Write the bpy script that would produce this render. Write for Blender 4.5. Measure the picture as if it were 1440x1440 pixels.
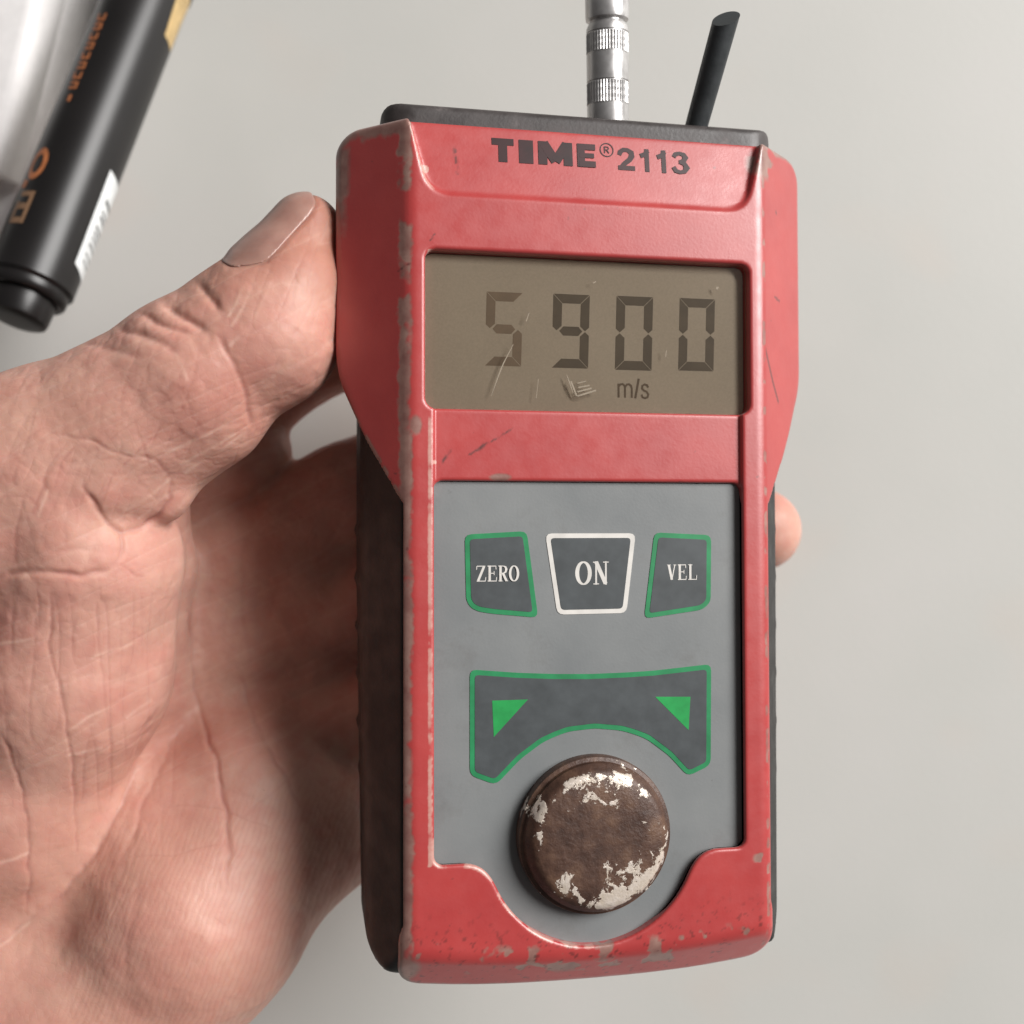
import bpy, bmesh, math, random
import numpy as np
from mathutils import Vector, Matrix, Euler

# ------------------------------------------------------------------ scene, camera, light
S = bpy.context.scene
for o in list(bpy.data.objects): bpy.data.objects.remove(o)
COL = S.collection
MM = 0.001
TABLE_DEPTH = 225.0                 # camera to table, mm
FPX, CPX = 1500.0, 720.0            # focal length and centre in photograph pixels

cam_d = bpy.data.cameras.new('camera'); cam = bpy.data.objects.new('camera', cam_d); COL.objects.link(cam)
cam.location = (0, 0, TABLE_DEPTH*MM)
cam_d.sensor_width = 36.0; cam_d.lens = 36.0*FPX/1440.0
cam_d.clip_start = 0.005; cam_d.clip_end = 50
cam_d.dof.use_dof = True; cam_d.dof.focus_distance = 0.1435; cam_d.dof.aperture_fstop = 15.0
S.camera = cam

world = bpy.data.worlds.new('World'); S.world = world; world.use_nodes = True
bg = world.node_tree.nodes['Background']
bg.inputs[0].default_value = (1.0, 0.97, 0.95, 1); bg.inputs[1].default_value = 0.09

def area(name, loc, target, sx, sy, power, col):
    l = bpy.data.lights.new(name, 'AREA'); l.shape = 'RECTANGLE'; l.size = sx; l.size_y = sy
    l.energy = power; l.color = col
    o = bpy.data.objects.new(name, l); COL.objects.link(o); o.location = loc
    o.rotation_euler = (Vector(target)-Vector(loc)).to_track_quat('-Z', 'Y').to_euler()
    return o
area('window_light', (1.72, 0.92, 1.34), (0, 0, 0.06), 1.35, 1.2, 95.0, (1.0, 0.98, 0.96))

S.view_settings.view_transform = 'Standard'; S.view_settings.look = 'None'
S.view_settings.exposure = 0.0; S.view_settings.gamma = 1.0
S.render.engine = 'CYCLES'
S.cycles.max_bounces = 8; S.cycles.diffuse_bounces = 4; S.cycles.transparent_max_bounces = 8

# ------------------------------------------------------------------ helpers
def lin(r, g, b):
    f = lambda c: (c/255/12.92) if c/255 <= 0.04045 else ((c/255+0.055)/1.055)**2.4
    return (f(r), f(g), f(b), 1.0)

def tag(o, label=None, cat=None, group=None, kind=None):
    if label: o['label'] = label
    if cat: o['category'] = cat
    if group: o['group'] = group
    if kind: o['kind'] = kind
    return o

def P(px, py, z):
    """photograph pixel at depth z (mm) -> camera-frame mm"""
    return np.array([(px-CPX)/FPX*z, -(py-CPX)/FPX*z, -z])

def W(p):
    """camera-frame mm -> world metres"""
    return Vector((p[0]*MM, p[1]*MM, (p[2]+TABLE_DEPTH)*MM))

# gauge pose (camera frame)
GR = (-0.0252, 0.1900, -0.00257); GT = np.array([10.884, -4.0, -143.0])
GM = np.array(Euler(GR, 'XYZ').to_matrix())
def D(px, py, z=0.0):
    """photograph pixel -> gauge-local mm on the plane z"""
    d = GM.T @ np.array([(px-CPX)/FPX, -(py-CPX)/FPX, -1.0]); o = -GM.T @ GT
    t = (z-o[2])/d[2]; q = o+t*d
    return np.array([q[0], q[1]])

def obj(name, mesh, mat=None, parent=None, smooth=False):
    o = bpy.data.objects.new(name, mesh); COL.objects.link(o)
    if mat: mesh.materials.append(mat)
    if parent: o.parent = parent
    if smooth: mesh.polygons.foreach_set('use_smooth', np.ones(len(mesh.polygons), bool)); mesh.update()
    return o

def empty(name, loc=(0, 0, 0), rot=(0, 0, 0)):
    o = bpy.data.objects.new(name, None); COL.objects.link(o); o.location = loc; o.rotation_euler = rot
    o.empty_display_size = 0.01
    return o

def mesh_arrays(name, V, loops, starts, totals, scale=MM):
    m = bpy.data.meshes.new(name)
    m.vertices.add(len(V)); m.vertices.foreach_set('co', (V*scale).astype(np.float32).ravel())
    m.loops.add(len(loops)); m.loops.foreach_set('vertex_index', loops.astype(np.int32))
    m.polygons.add(len(starts)); m.polygons.foreach_set('loop_start', starts.astype(np.int32))
    m.polygons.foreach_set('loop_total', totals.astype(np.int32))
    m.update(calc_edges=True); m.validate(clean_customdata=False)
    return m

def mesh_quads(name, V, Q, scale=MM):
    n = len(Q)
    return mesh_arrays(name, V, Q.ravel(), np.arange(n)*4, np.full(n, 4), scale)

def set_attr(mesh, name, arr):
    """per-vertex colour attribute from (n,3) floats"""
    a = mesh.attributes.new(name, 'FLOAT_COLOR', 'POINT')
    c = np.ones((len(arr), 4), np.float32); c[:, :arr.shape[1]] = arr
    a.data.foreach_set('color', c.ravel())

# ---- value noise
def _hash(i, j, k):
    h = i*np.uint32(374761393)+j*np.uint32(668265263)+k*np.uint32(2147483647)+np.uint32(1013904223)
    h = (h ^ (h >> np.uint32(13)))*np.uint32(1274126177)
    h = (h ^ (h >> np.uint32(16))) & np.uint32(0xFFFF)
    return h.astype(np.float32)*np.float32(1/65535.0)
def vnoise(p):
    p = np.asarray(p, np.float32); fl = np.floor(p); f = p-fl; i = (fl.astype(np.int32)+100000).astype(np.uint32); f = f*f*(3-2*f)
    r = 0; one = np.uint32(1)
    for a in (0, 1):
        for b in (0, 1):
            for c in (0, 1):
                w = (f[:, 0] if a else 1-f[:, 0])*(f[:, 1] if b else 1-f[:, 1])*(f[:, 2] if c else 1-f[:, 2])
                r = r+w*_hash(i[:, 0]+np.uint32(a), i[:, 1]+np.uint32(b), i[:, 2]+np.uint32(c))
    return r
def fbm(p, freq, octs=3):
    r = 0; amp = 1; tot = 0
    for o in range(octs):
        r = r+amp*vnoise(p*freq*(2**o)+17.3*o); tot += amp; amp *= 0.5
    return r/tot
def sstep(a, b, x):
    t = np.clip((x-a)/(b-a), 0, 1); return t*t*(3-2*t)

# ---- signed distance helpers (vectorised over (n,3) arrays)
def smin(a, b, k):
    h = np.clip(0.5+0.5*(b-a)/k, 0, 1); return b+(a-b)*h-k*h*(1-h)
def smax(a, b, k): return -smin(-a, -b, k)
def rcone(p, a, b, ra, rb):
    ba = (b-a).astype(np.float32); t = np.clip(((p-a) @ ba)/float(ba @ ba), 0, 1)
    q = p-a-t[:, None]*ba
    return np.sqrt((q*q).sum(1))-(ra+(rb-ra)*t)
def round_cone(p, a, b, r1, r2):
    """two spheres joined by their common tangent cone"""
    ba = (b-a).astype(np.float32); l2 = float(ba @ ba); rr = r1-r2; a2 = l2-rr*rr; il2 = 1.0/l2
    q = p-a; y = q @ ba; z = y-l2; w = q*l2-y[:, None]*ba; x2 = (w*w).sum(1); y2 = y*y*l2; z2 = z*z*l2
    k = np.sign(rr)*rr*rr*x2
    d = (np.sqrt(x2*a2*il2)+y*rr)*il2-r1
    d = np.where(np.sign(y)*a2*y2 < k, np.sqrt(x2+y2)*il2-r1, d)
    return np.where(np.sign(z)*a2*z2 > k, np.sqrt(x2+z2)*il2-r2, d)
def ellip(p, c, ax, r):
    q = (p-c) @ ax.T; k0 = np.sqrt(((q/r)**2).sum(1)); k1 = np.sqrt(((q/(r*r))**2).sum(1))+1e-6
    return k0*(k0-1)/k1
def poly_sd(u, v, pts):
    """signed distance to a polygon, negative inside"""
    pts = np.asarray(pts, float); n = len(pts); d = np.full(u.shape, 1e9); ins = np.zeros(u.shape, bool)
    for i in range(n):
        a = pts[i]; b = pts[(i+1) % n]; e = b-a
        t = np.clip(((u-a[0])*e[0]+(v-a[1])*e[1])/(e @ e), 0, 1)
        d = np.minimum(d, np.hypot(u-a[0]-t*e[0], v-a[1]-t*e[1]))
        c = ((a[1] > v) != (b[1] > v)) & (u < (b[0]-a[0])*(v-a[1])/((b[1]-a[1]) if b[1] != a[1] else 1e-9)+a[0])
        ins ^= c
    return np.where(ins, -d, d)
def line_d(u, v, pts):
    d = np.full(u.shape, 1e9)
    for a, b in zip(pts[:-1], pts[1:]):
        a = np.asarray(a, float); b = np.asarray(b, float); e = b-a
        t = np.clip(((u-a[0])*e[0]+(v-a[1])*e[1])/(e @ e+1e-9), 0, 1)
        d = np.minimum(d, np.hypot(u-a[0]-t*e[0], v-a[1]-t*e[1]))
    return d
def box2(x, y, cx, cy, hx, hy, r):
    qx = np.abs(x-cx)-hx+r; qy = np.abs(y-cy)-hy+r
    return np.hypot(np.maximum(qx, 0), np.maximum(qy, 0))+np.minimum(np.maximum(qx, qy), 0)-r

def surface_nets(f, bmin, bmax, h, B=14):
    bmin = np.asarray(bmin, float); bmax = np.asarray(bmax, float)
    nb = np.ceil((bmax-bmin)/(h*B)).astype(int); n = nb*B+1
    F = np.full(n, 1e3, np.float32)
    ctr = np.stack(np.meshgrid(*[bmin[a]+(np.arange(nb[a])+0.5)*B*h for a in range(3)], indexing='ij'), -1).reshape(-1, 3)
    dc = f(ctr); rad = B*h*0.87*1.35
    loc = np.stack(np.meshgrid(*[np.arange(B+1)]*3, indexing='ij'), -1).reshape(-1, 3)*h
    act = np.abs(dc) < rad; base = bmin+np.stack(np.unravel_index(np.arange(len(ctr)), nb), -1)*B*h
    ids = np.stack(np.unravel_index(np.arange(len(ctr)), nb), -1)*B
    for k in np.nonzero(~act & (dc < 0))[0]:
        i, j, l = ids[k]; F[i:i+B+1, j:j+B+1, l:l+B+1] = -1e3
    idx = np.nonzero(act)[0]
    for s in range(0, len(idx), 120):
        ch = idx[s:s+120]
        pts = (base[ch][:, None, :]+loc[None]).reshape(-1, 3)
        d = f(pts).reshape(len(ch), B+1, B+1, B+1)
        for q, k in enumerate(ch):
            i, j, l = ids[k]; F[i:i+B+1, j:j+B+1, l:l+B+1] = d[q]
    sg = F < 0
    cnt = np.zeros(n-1, np.int8)
    for a in (0, 1):
        for b in (0, 1):
            for c in (0, 1):
                cnt += sg[a:n[0]-1+a, b:n[1]-1+b, c:n[2]-1+c]
    cell = np.argwhere((cnt > 0) & (cnt < 8))
    del cnt
    acc = np.zeros((len(cell), 3)); num = np.zeros(len(cell))
    for ax in range(3):
        o1, o2 = [a for a in range(3) if a != ax]
        for a in (0, 1):
            for b in (0, 1):
                q0 = cell.copy(); q0[:, o1] += a; q0[:, o2] += b
                q1 = q0.copy(); q1[:, ax] += 1
                f0 = F[q0[:, 0], q0[:, 1], q0[:, 2]]; f1 = F[q1[:, 0], q1[:, 1], q1[:, 2]]
                m = (f0 < 0) != (f1 < 0)
                t = np.where(m, f0/np.where(m, f0-f1, 1), 0)
                p = q0.astype(float); p[:, ax] += t
                acc[m] += p[m]; num[m] += 1
    V = acc/np.maximum(num, 1)[:, None]*h+bmin
    idm = np.full(n-1, -1, np.int32); idm[cell[:, 0], cell[:, 1], cell[:, 2]] = np.arange(len(cell))
    quads = []
    for ax in range(3):
        o1, o2 = [(1, 2), (2, 0), (0, 1)][ax]
        sl0 = [slice(None)]*3; sl1 = [slice(None)]*3; sl0[ax] = slice(0, -1); sl1[ax] = slice(1, None)
        e = np.argwhere(sg[tuple(sl0)] != sg[tuple(sl1)])
        e = e[(e[:, o1] > 0) & (e[:, o2] > 0) & (e[:, o1] < n[o1]-1) & (e[:, o2] < n[o2]-1)]
        ins = sg[e[:, 0], e[:, 1], e[:, 2]]
        def g(d1, d2):
            q = e.copy(); q[:, o1] -= d1; q[:, o2] -= d2
            return idm[q[:, 0], q[:, 1], q[:, 2]]
        a, b, c, d = g(1, 1), g(0, 1), g(0, 0), g(1, 0)
        q = np.where(ins[:, None], np.stack([a, b, c, d], 1), np.stack([a, d, c, b], 1))
        quads.append(q)
    Q = np.concatenate(quads); Q = Q[(Q >= 0).all(1)]
    return V, Q

def grad(f, p, e=0.25):
    d = f(p); g = np.stack([f(p+np.array([e, 0, 0]))-d, f(p+np.array([0, e, 0]))-d, f(p+np.array([0, 0, e]))-d], 1)
    return d, g/(np.linalg.norm(g, axis=1)[:, None]+1e-9)

def subdivide(V, polys4, sel):
    """split the selected quads in four, stitching the neighbours. returns V, quads, ngons(list)"""
    Q = polys4
    E = np.stack([Q, np.roll(Q, -1, 1)], -1); Es = np.sort(E, -1)
    key = Es[..., 0].astype(np.int64)*len(V)+Es[..., 1]
    uk, inv = np.unique(key[sel].ravel(), return_inverse=True)
    va = uk//len(V); vb = uk % len(V)
    mid = 0.5*(V[va]+V[vb]); n0 = len(V)
    cen = V[Q[sel]].mean(1)
    V2 = np.concatenate([V, mid, cen])
    m = n0+inv.reshape(-1, 4); c = n0+len(mid)+np.arange(sel.sum())
    q = Q[sel]
    newq = np.concatenate([np.stack([q[:, i], m[:, i], c, m[:, (i+3) % 4]], 1) for i in range(4)])
    rest = Q[~sel]; rk = key[~sel]
    pos = np.searchsorted(uk, rk); pos = np.clip(pos, 0, len(uk)-1); hit = uk[pos] == rk
    plain = rest[~hit.any(1)]; ng = []
    for r, hh, pp in zip(rest[hit.any(1)], hit[hit.any(1)], pos[hit.any(1)]):
        l = []
        for i in range(4):
            l.append(int(r[i]))
            if hh[i]: l.append(int(n0+pp[i]))
        ng.append(l)
    return V2, newq, plain, ng

# ---- shader helpers
def material(name, col=(0.5, 0.5, 0.5, 1), rough=0.5, spec=0.5, metal=0.0, coat=0.0):
    m = bpy.data.materials.new(name); m.use_nodes = True
    b = m.node_tree.nodes['Principled BSDF']
    b.inputs['Base Color'].default_value = col; b.inputs['Roughness'].default_value = rough
    b.inputs['Specular IOR Level'].default_value = spec; b.inputs['Metallic'].default_value = metal
    b.inputs['Coat Weight'].default_value = coat
    return m
class NT:
    def __init__(s, m): s.t = m.node_tree; s.n = s.t.nodes; s.l = s.t.links; s.b = s.n['Principled BSDF']
    def new(s, typ, **kw):
        n = s.n.new(typ)
        for k, v in kw.items(): setattr(n, k, v)
        return n
    def link(s, a, b): s.l.new(a, b)
    def coord(s): return s.new('ShaderNodeTexCoord').outputs['Object']
    def noise(s, vec, scale, detail=4, rough=0.55, dist=0.0):
        n = s.new('ShaderNodeTexNoise'); s.link(vec, n.inputs['Vector']); n.inputs['Scale'].default_value = scale
        n.inputs['Detail'].default_value = detail; n.inputs['Roughness'].default_value = rough; n.inputs['Distortion'].default_value = dist
        return n.outputs['Fac']
    def ramp(s, fac, stops):
        r = s.new('ShaderNodeValToRGB'); s.link(fac, r.inputs['Fac']); e = r.color_ramp.elements
        while len(e) < len(stops): e.new(0.5)
        for el, (p, c) in zip(e, stops): el.position = p; el.color = c if len(c) == 4 else (*c, 1)
        return r.outputs['Color']
    def mix(s, fac, a, b, mode='MIX'):
        m = s.new('ShaderNodeMix', data_type='RGBA', blend_type=mode)
        for sock, v in ((m.inputs[0], fac), (m.inputs[6], a), (m.inputs[7], b)):
            if hasattr(v, 'links'): s.link(v, sock)
            else: sock.default_value = v
        return m.outputs[2]
    def math(s, op, a, b=None, c=None):
        m = s.new('ShaderNodeMath', operation=op)
        for i, v in enumerate((a, b, c)):
            if v is None: continue
            if hasattr(v, 'links'): s.link(v, m.inputs[i])
            else: m.inputs[i].default_value = v
        return m.outputs[0]
    def attr(s, name):
        a = s.new('ShaderNodeAttribute', attribute_name=name); sp = s.new('ShaderNodeSeparateColor'); s.link(a.outputs['Color'], sp.inputs[0])
        return sp.outputs
    def bump(s, h, strength, dist, prev=None):
        b = s.new('ShaderNodeBump'); s.link(h, b.inputs['Height']); b.inputs['Strength'].default_value = strength; b.inputs['Distance'].default_value = dist
        if prev is not None: s.link(prev, b.inputs['Normal'])
        return b.outputs['Normal']

# ------------------------------------------------------------------ materials
def mat_table():
    m = material('table_laminate', lin(205, 200, 190), 0.5, 0.35); t = NT(m); c = t.coord()
    n1 = t.noise(c, 9, 4, 0.6); n2 = t.noise(c, 60, 3); n3 = t.noise(c, 26, 2, 0.5)
    base = t.ramp(n1, [(0.3, lin(197, 197, 192)), (0.5, lin(202, 201, 196)), (0.7, lin(206, 204, 200))])
    base = t.mix(t.math('MULTIPLY', t.math('GREATER_THAN', n2, 0.75), 0.12), base, lin(170, 160, 150))
    base = t.mix(t.ramp(n3, [(0.6, (0, 0, 0)), (0.8, (0.25, 0.25, 0.25))]), base, lin(216, 196, 182))
    t.link(base, t.b.inputs['Base Color'])
    t.link(t.ramp(n1, [(0.3, (0.42,)*3), (0.7, (0.58,)*3)]), t.b.inputs['Roughness'])
    t.link(t.bump(t.noise(c, 900, 2), 0.15, 0.0002), t.b.inputs['Normal'])
    return m

def mat_shell():
    m = material('red_enamel', lin(180, 52, 54), 0.42, 0.75); t = NT(m); t.b.inputs['Coat Weight'].default_value = 0.15; t.b.inputs['Coat IOR'].default_value = 1.7; t.b.inputs['Coat Roughness'].default_value = 0.36; t.b.inputs['Sheen Weight'].default_value = 0.25; t.b.inputs['Sheen Roughness'].default_value = 0.38; t.b.inputs['Sheen Tint'].default_value = (1, .92, .9, 1); c = t.coord(); a = t.attr('wear_glint')
    n1 = t.noise(c, 120, 5); n2 = t.noise(c, 1400, 4, 0.65); n3 = t.noise(c, 420, 3)
    red = t.ramp(n1, [(0.3, lin(172, 57, 57)), (0.7, lin(184, 66, 64))])
    grey = t.ramp(n3, [(0.3, lin(122, 92, 84)), (0.7, lin(158, 132, 120))])
    mask = t.ramp(t.math('ADD', a[0], t.math('MULTIPLY', t.math('SUBTRACT', n2, 0.5), 0.45)), [(0.28, (0, 0, 0)), (0.85, (0.85, 0.85, 0.85))])
    col = t.mix(mask, red, grey)
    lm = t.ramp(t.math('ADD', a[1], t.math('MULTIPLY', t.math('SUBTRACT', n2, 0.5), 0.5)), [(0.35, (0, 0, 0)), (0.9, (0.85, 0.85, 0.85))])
    col = t.mix(lm, col, lin(205, 165, 152))  # pale chips and edge wear, plus highlights painted along the left edges
    col = t.mix(a[2], col, lin(70, 38, 36))
    sp = t.noise(c, 700, 2, 0.4)
    col = t.mix(t.ramp(sp, [(0.745, (0, 0, 0)), (0.80, (0.6, 0.6, 0.6))]), col, lin(112, 52, 50))
    t.link(col, t.b.inputs['Base Color'])
    t.link(t.ramp(n3, [(0.3, (0.32,)*3), (0.7, (0.44,)*3)]), t.b.inputs['Roughness'])
    nb = t.bump(t.noise(c, 2200, 2), 0.12, 0.0001)
    nb = t.bump(t.math('SUBTRACT', 1.0, mask), 0.2, 0.0001, nb)
    t.link(nb, t.b.inputs['Normal'])
    return m

def mat_black(name='black_rubber', base=(27, 25, 24), rough=0.5):
    m = material(name, lin(*base), rough, 0.5); t = NT(m); c = t.coord()
    n = t.noise(c, 300, 5); 
    t.link(t.ramp(n, [(0.3, lin(*[v*0.8 for v in base])), (0.62, lin(*base)), (0.78, lin(*[min(255, v*1.5+12) for v in base]))]), t.b.inputs['Base Color'])
    t.link(t.ramp(n, [(0.3, (rough-0.08,)*3), (0.7, (rough+0.12,)*3)]), t.b.inputs['Roughness'])
    t.link(t.bump(t.noise(c, 1800, 2), 0.25, 0.0001), t.b.inputs['Normal'])
    return m

def mat_keypad():
    m = material('grey_membrane', lin(132, 133, 131), 0.42, 0.45); t = NT(m); c = t.coord()
    n = t.noise(c, 70, 5); d = t.noise(c, 500, 3)
    col = t.ramp(n, [(0.3, lin(119, 122, 123)), (0.7, lin(131, 133, 133))])
    col = t.mix(t.ramp(d, [(0.73, (0, 0, 0)), (0.8, (0.4,)*3)]), col, lin(80, 76, 74))
    g = t.noise(c, 160, 5, 0.7); col = t.mix(t.ramp(g, [(0.55, (0, 0, 0)), (0.8, (0.35,)*3)]), col, lin(98, 94, 90))
    t.link(col, t.b.inputs['Base Color'])
    t.link(t.ramp(n, [(0.3, (0.36,)*3), (0.7, (0.5,)*3)]), t.b.inputs['Roughness'])
    t.link(t.bump(t.noise(c, 2600, 2), 0.1, 0.0001), t.b.inputs['Normal'])
    return m

def mat_plain(name, rgb, rough=0.45, var=0.08, scale=400, spec=0.45):
    m = material(name, lin(*rgb), rough, spec); t = NT(m); c = t.coord(); n = t.noise(c, scale, 4)
    t.link(t.ramp(n, [(0.3, lin(*[v*(1-var) for v in rgb])), (0.7, lin(*[min(255, v*(1+var)) for v in rgb]))]), t.b.inputs['Base Color'])
    return m

def mat_lcd():
    m = material('lcd_backing', lin(160, 144, 122), 0.55, 0.3); t = NT(m); c = t.coord()
    n = t.noise(c, 60, 4); g = t.noise(c, 3500, 2)
    col = t.ramp(n, [(0.3, lin(184, 172, 155)), (0.7, lin(195, 183, 166))])
    col = t.mix(0.12, col, t.ramp(g, [(0.3, lin(140, 124, 104)), (0.7, lin(215, 198, 172))]))
    t.link(col, t.b.inputs['Base Color'])
    return m

def mat_glass():
    m = bpy.data.materials.new('display_lens'); m.use_nodes = True; nt = m.node_tree; nt.nodes.clear()
    out = nt.nodes.new('ShaderNodeOutputMaterial'); mx = nt.nodes.new('ShaderNodeMixShader')
    tr = nt.nodes.new('ShaderNodeBsdfTransparent'); gl = nt.nodes.new('ShaderNodeBsdfGlossy'); fr = nt.nodes.new('ShaderNodeFresnel')
    tr.inputs[0].default_value = (0.93, 0.9, 0.86, 1); gl.inputs['Roughness'].default_value = 0.12; fr.inputs['IOR'].default_value = 1.45
    nt.links.new(fr.outputs[0], mx.inputs[0]); nt.links.new(tr.outputs[0], mx.inputs[1]); nt.links.new(gl.outputs[0], mx.inputs[2])
    nt.links.new(mx.outputs[0], out.inputs[0])
    return m

def mat_rust():
    m = material('rusty_plated_steel', lin(90, 70, 60), 0.6, 0.5); t = NT(m); c = t.coord()
    n1 = t.noise(c, 240, 6, 0.65); n2 = t.noise(c, 900, 5, 0.7); n3 = t.noise(c, 330, 5, 0.7, 0.6)
    rust = t.ramp(n1, [(0.28, lin(48, 31, 26)), (0.5, lin(82, 58, 47)), (0.72, lin(114, 86, 68))])
    rust = t.mix(t.ramp(n2, [(0.6, (0, 0, 0)), (0.75, (0.6,)*3)]), rust, lin(64, 40, 34))
    sep = t.new('ShaderNodeSeparateXYZ'); t.link(c, sep.inputs[0])
    r = t.math('SQRT', t.math('ADD', t.math('MULTIPLY', sep.outputs[0], sep.outputs[0]), t.math('MULTIPLY', sep.outputs[1], sep.outputs[1])))
    ring = t.ramp(t.math('MULTIPLY', r, 90.0), [(0.30, (0.0,)*3), (0.62, (0.10,)*3), (0.74, (0.19,)*3), (0.80, (0.15,)*3), (0.84, (0.0,)*3)])
    flake = t.math('ADD', t.math('ADD', n3, ring), t.math('ADD', t.math('MULTIPLY', t.math('SUBTRACT', n2, 0.5), 0.5), t.math('MULTIPLY', t.math('SUBTRACT', t.noise(c, 85, 2), 0.5), 0.75)))
    mk = t.ramp(flake, [(0.69, (0, 0, 0)), (0.71, (1, 1, 1))])
    col = t.mix(mk, rust, t.ramp(n2, [(0.3, lin(200, 184, 165)), (0.7, lin(226, 214, 204))]))
    t.link(col, t.b.inputs['Base Color'])
    t.link(t.ramp(mk, [(0, (0.46,)*3), (1, (0.22,)*3)]), t.b.inputs['Roughness']); t.link(t.ramp(mk, [(0, (0.05,)*3), (1, (0.2,)*3)]), t.b.inputs['Metallic'])
    nb = t.bump(n2, 0.5, 0.0003); nb = t.bump(mk, 0.5, 0.00015, nb)
    t.link(nb, t.b.inputs['Normal'])
    return m

def mat_chrome():
    m = material('brushed_chrome', lin(205, 203, 202), 0.24, 0.5, 0.72); t = NT(m); c = t.coord()
    n = t.noise(c, 500, 4)
    t.link(t.ramp(n, [(0.3, (0.3,)*3), (0.7, (0.42,)*3)]), t.b.inputs['Roughness'])
    t.link(t.ramp(n, [(0.25, lin(185, 182, 181)), (0.6, lin(210, 208, 207))]), t.b.inputs['Base Color'])
    return m

def mat_skin():
    m = material('skin', lin(206, 158, 142), 0.46, 0.35); t = NT(m); c = t.coord(); a = t.attr('skin')
    n1 = t.noise(c, 45, 5, 0.6); n2 = t.noise(c, 220, 4, 0.6); n3 = t.noise(c, 900, 3)
    col = t.ramp(n1, [(0.32, lin(199, 145, 131)), (0.5, lin(204, 155, 139)), (0.68, lin(208, 163, 146))])
    col = t.mix(t.ramp(n2, [(0.42, (0, 0, 0)), (0.72, (0.5,)*3)]), col, lin(194, 126, 114))
    col = t.mix(t.math('MULTIPLY', a[2], 0.75), col, lin(166, 112, 92))          # tanned, grimy areas
    col = t.mix(t.math('MULTIPLY', a[0], 0.6), col, lin(160, 88, 80))           # redder skin down in the creases
    col = t.mix(t.math('MULTIPLY', a[1], 0.65), col, lin(236, 202, 184))        # dry pale lines
    col = t.mix(t.ramp(n3, [(0.73, (0, 0, 0)), (0.78, (0.5,)*3)]), col, lin(150, 96, 84))
    t.link(col, t.b.inputs['Base Color'])
    t.b.inputs['Subsurface Weight'].default_value = 0.5
    t.b.inputs['Subsurface Radius'].default_value = (0.0022, 0.0009, 0.0005)
    t.b.inputs['Subsurface Scale'].default_value = 1.0
    t.link(t.ramp(n2, [(0.3, (0.46,)*3), (0.7, (0.62,)*3)]), t.b.inputs['Roughness'])
    vo = t.new('ShaderNodeTexVoronoi', feature='DISTANCE_TO_EDGE'); vo.inputs['Scale'].default_value = 900
    t.link(c, vo.inputs['Vector'])
    vr = t.ramp(vo.outputs['Distance'], [(0.0, (0,)*3), (0.12, (1,)*3)])
    nb = t.bump(vr, 0.14, 0.00005); nb = t.bump(t.noise(c, 1500, 3), 0.16, 0.0001, nb); nb = t.bump(n2, 0.15, 0.0004, nb)
    t.link(nb, t.b.inputs['Normal'])
    return m

M = dict(table=mat_table(), shell=mat_shell(), black=mat_black(), lid=mat_black('black_plastic', (72, 66, 65), 0.45), keypad=mat_keypad(),
         key=mat_plain('key_print_dark', (74, 78, 80), 0.42), green=mat_plain('key_print_green', (42, 132, 84), 0.42),
         tri=mat_plain('arrow_print_green', (40, 150, 78), 0.4), white=mat_plain('white_print', (214, 210, 204), 0.5, 0.05),
         ink=mat_plain('black_ink', (46, 16, 18), 0.45, 0.25), lcd=mat_lcd(), seg=mat_plain('lcd_segment', (104, 93, 78), 0.6, 0.05),
         segfade=mat_plain('lcd_segment_faded', (140, 122, 102), 0.6, 0.04), glass=mat_glass(), scratch=mat_plain('lens_scratch', (150, 137, 120), 0.75),
         rust=mat_rust(), chrome=mat_chrome(), skin=mat_skin(), pen=mat_plain('pen_plastic', (27, 25, 25), 0.36, 0.1, 90),
         penprint=mat_plain('orange_print', (178, 108, 66), 0.5), sticker=mat_plain('sticker_white', (232, 235, 235), 0.5, 0.04),
         gold=mat_plain('gold_print', (196, 168, 118), 0.4), stub=mat_black('cable_rubber', (54, 58, 60), 0.5),
         tray=mat_plain('white_plastic', (232, 229, 228), 0.35, 0.02), nail=None)

# ------------------------------------------------------------------ the table
bm = bmesh.new()
vs = [bm.verts.new(v) for v in ((-1.2, -1.0, 0), (1.2, -1.0, 0), (1.2, 1.0, 0), (-1.2, 1.0, 0), (-1.2, -1.0, -0.03), (1.2, -1.0, -0.03), (1.2, 1.0, -0.03), (-1.2, 1.0, -0.03))]
for q in ((0, 1, 2, 3), (7, 6, 5, 4), (0, 4, 5, 1), (1, 5, 6, 2), (2, 6, 7, 3), (3, 7, 4, 0)): bm.faces.new([vs[i] for i in q])
me = bpy.data.meshes.new('table'); bm.to_mesh(me); bm.free()
tag(obj('table', me, M['table']), kind='structure', label='pale off-white table top under everything', cat='table')

# ------------------------------------------------------------------ the thickness gauge
gauge = empty('thickness_gauge', W(GT), GR)
tag(gauge, 'worn red handheld gauge with LCD reading 5900, held in the hand', 'gauge')

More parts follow.
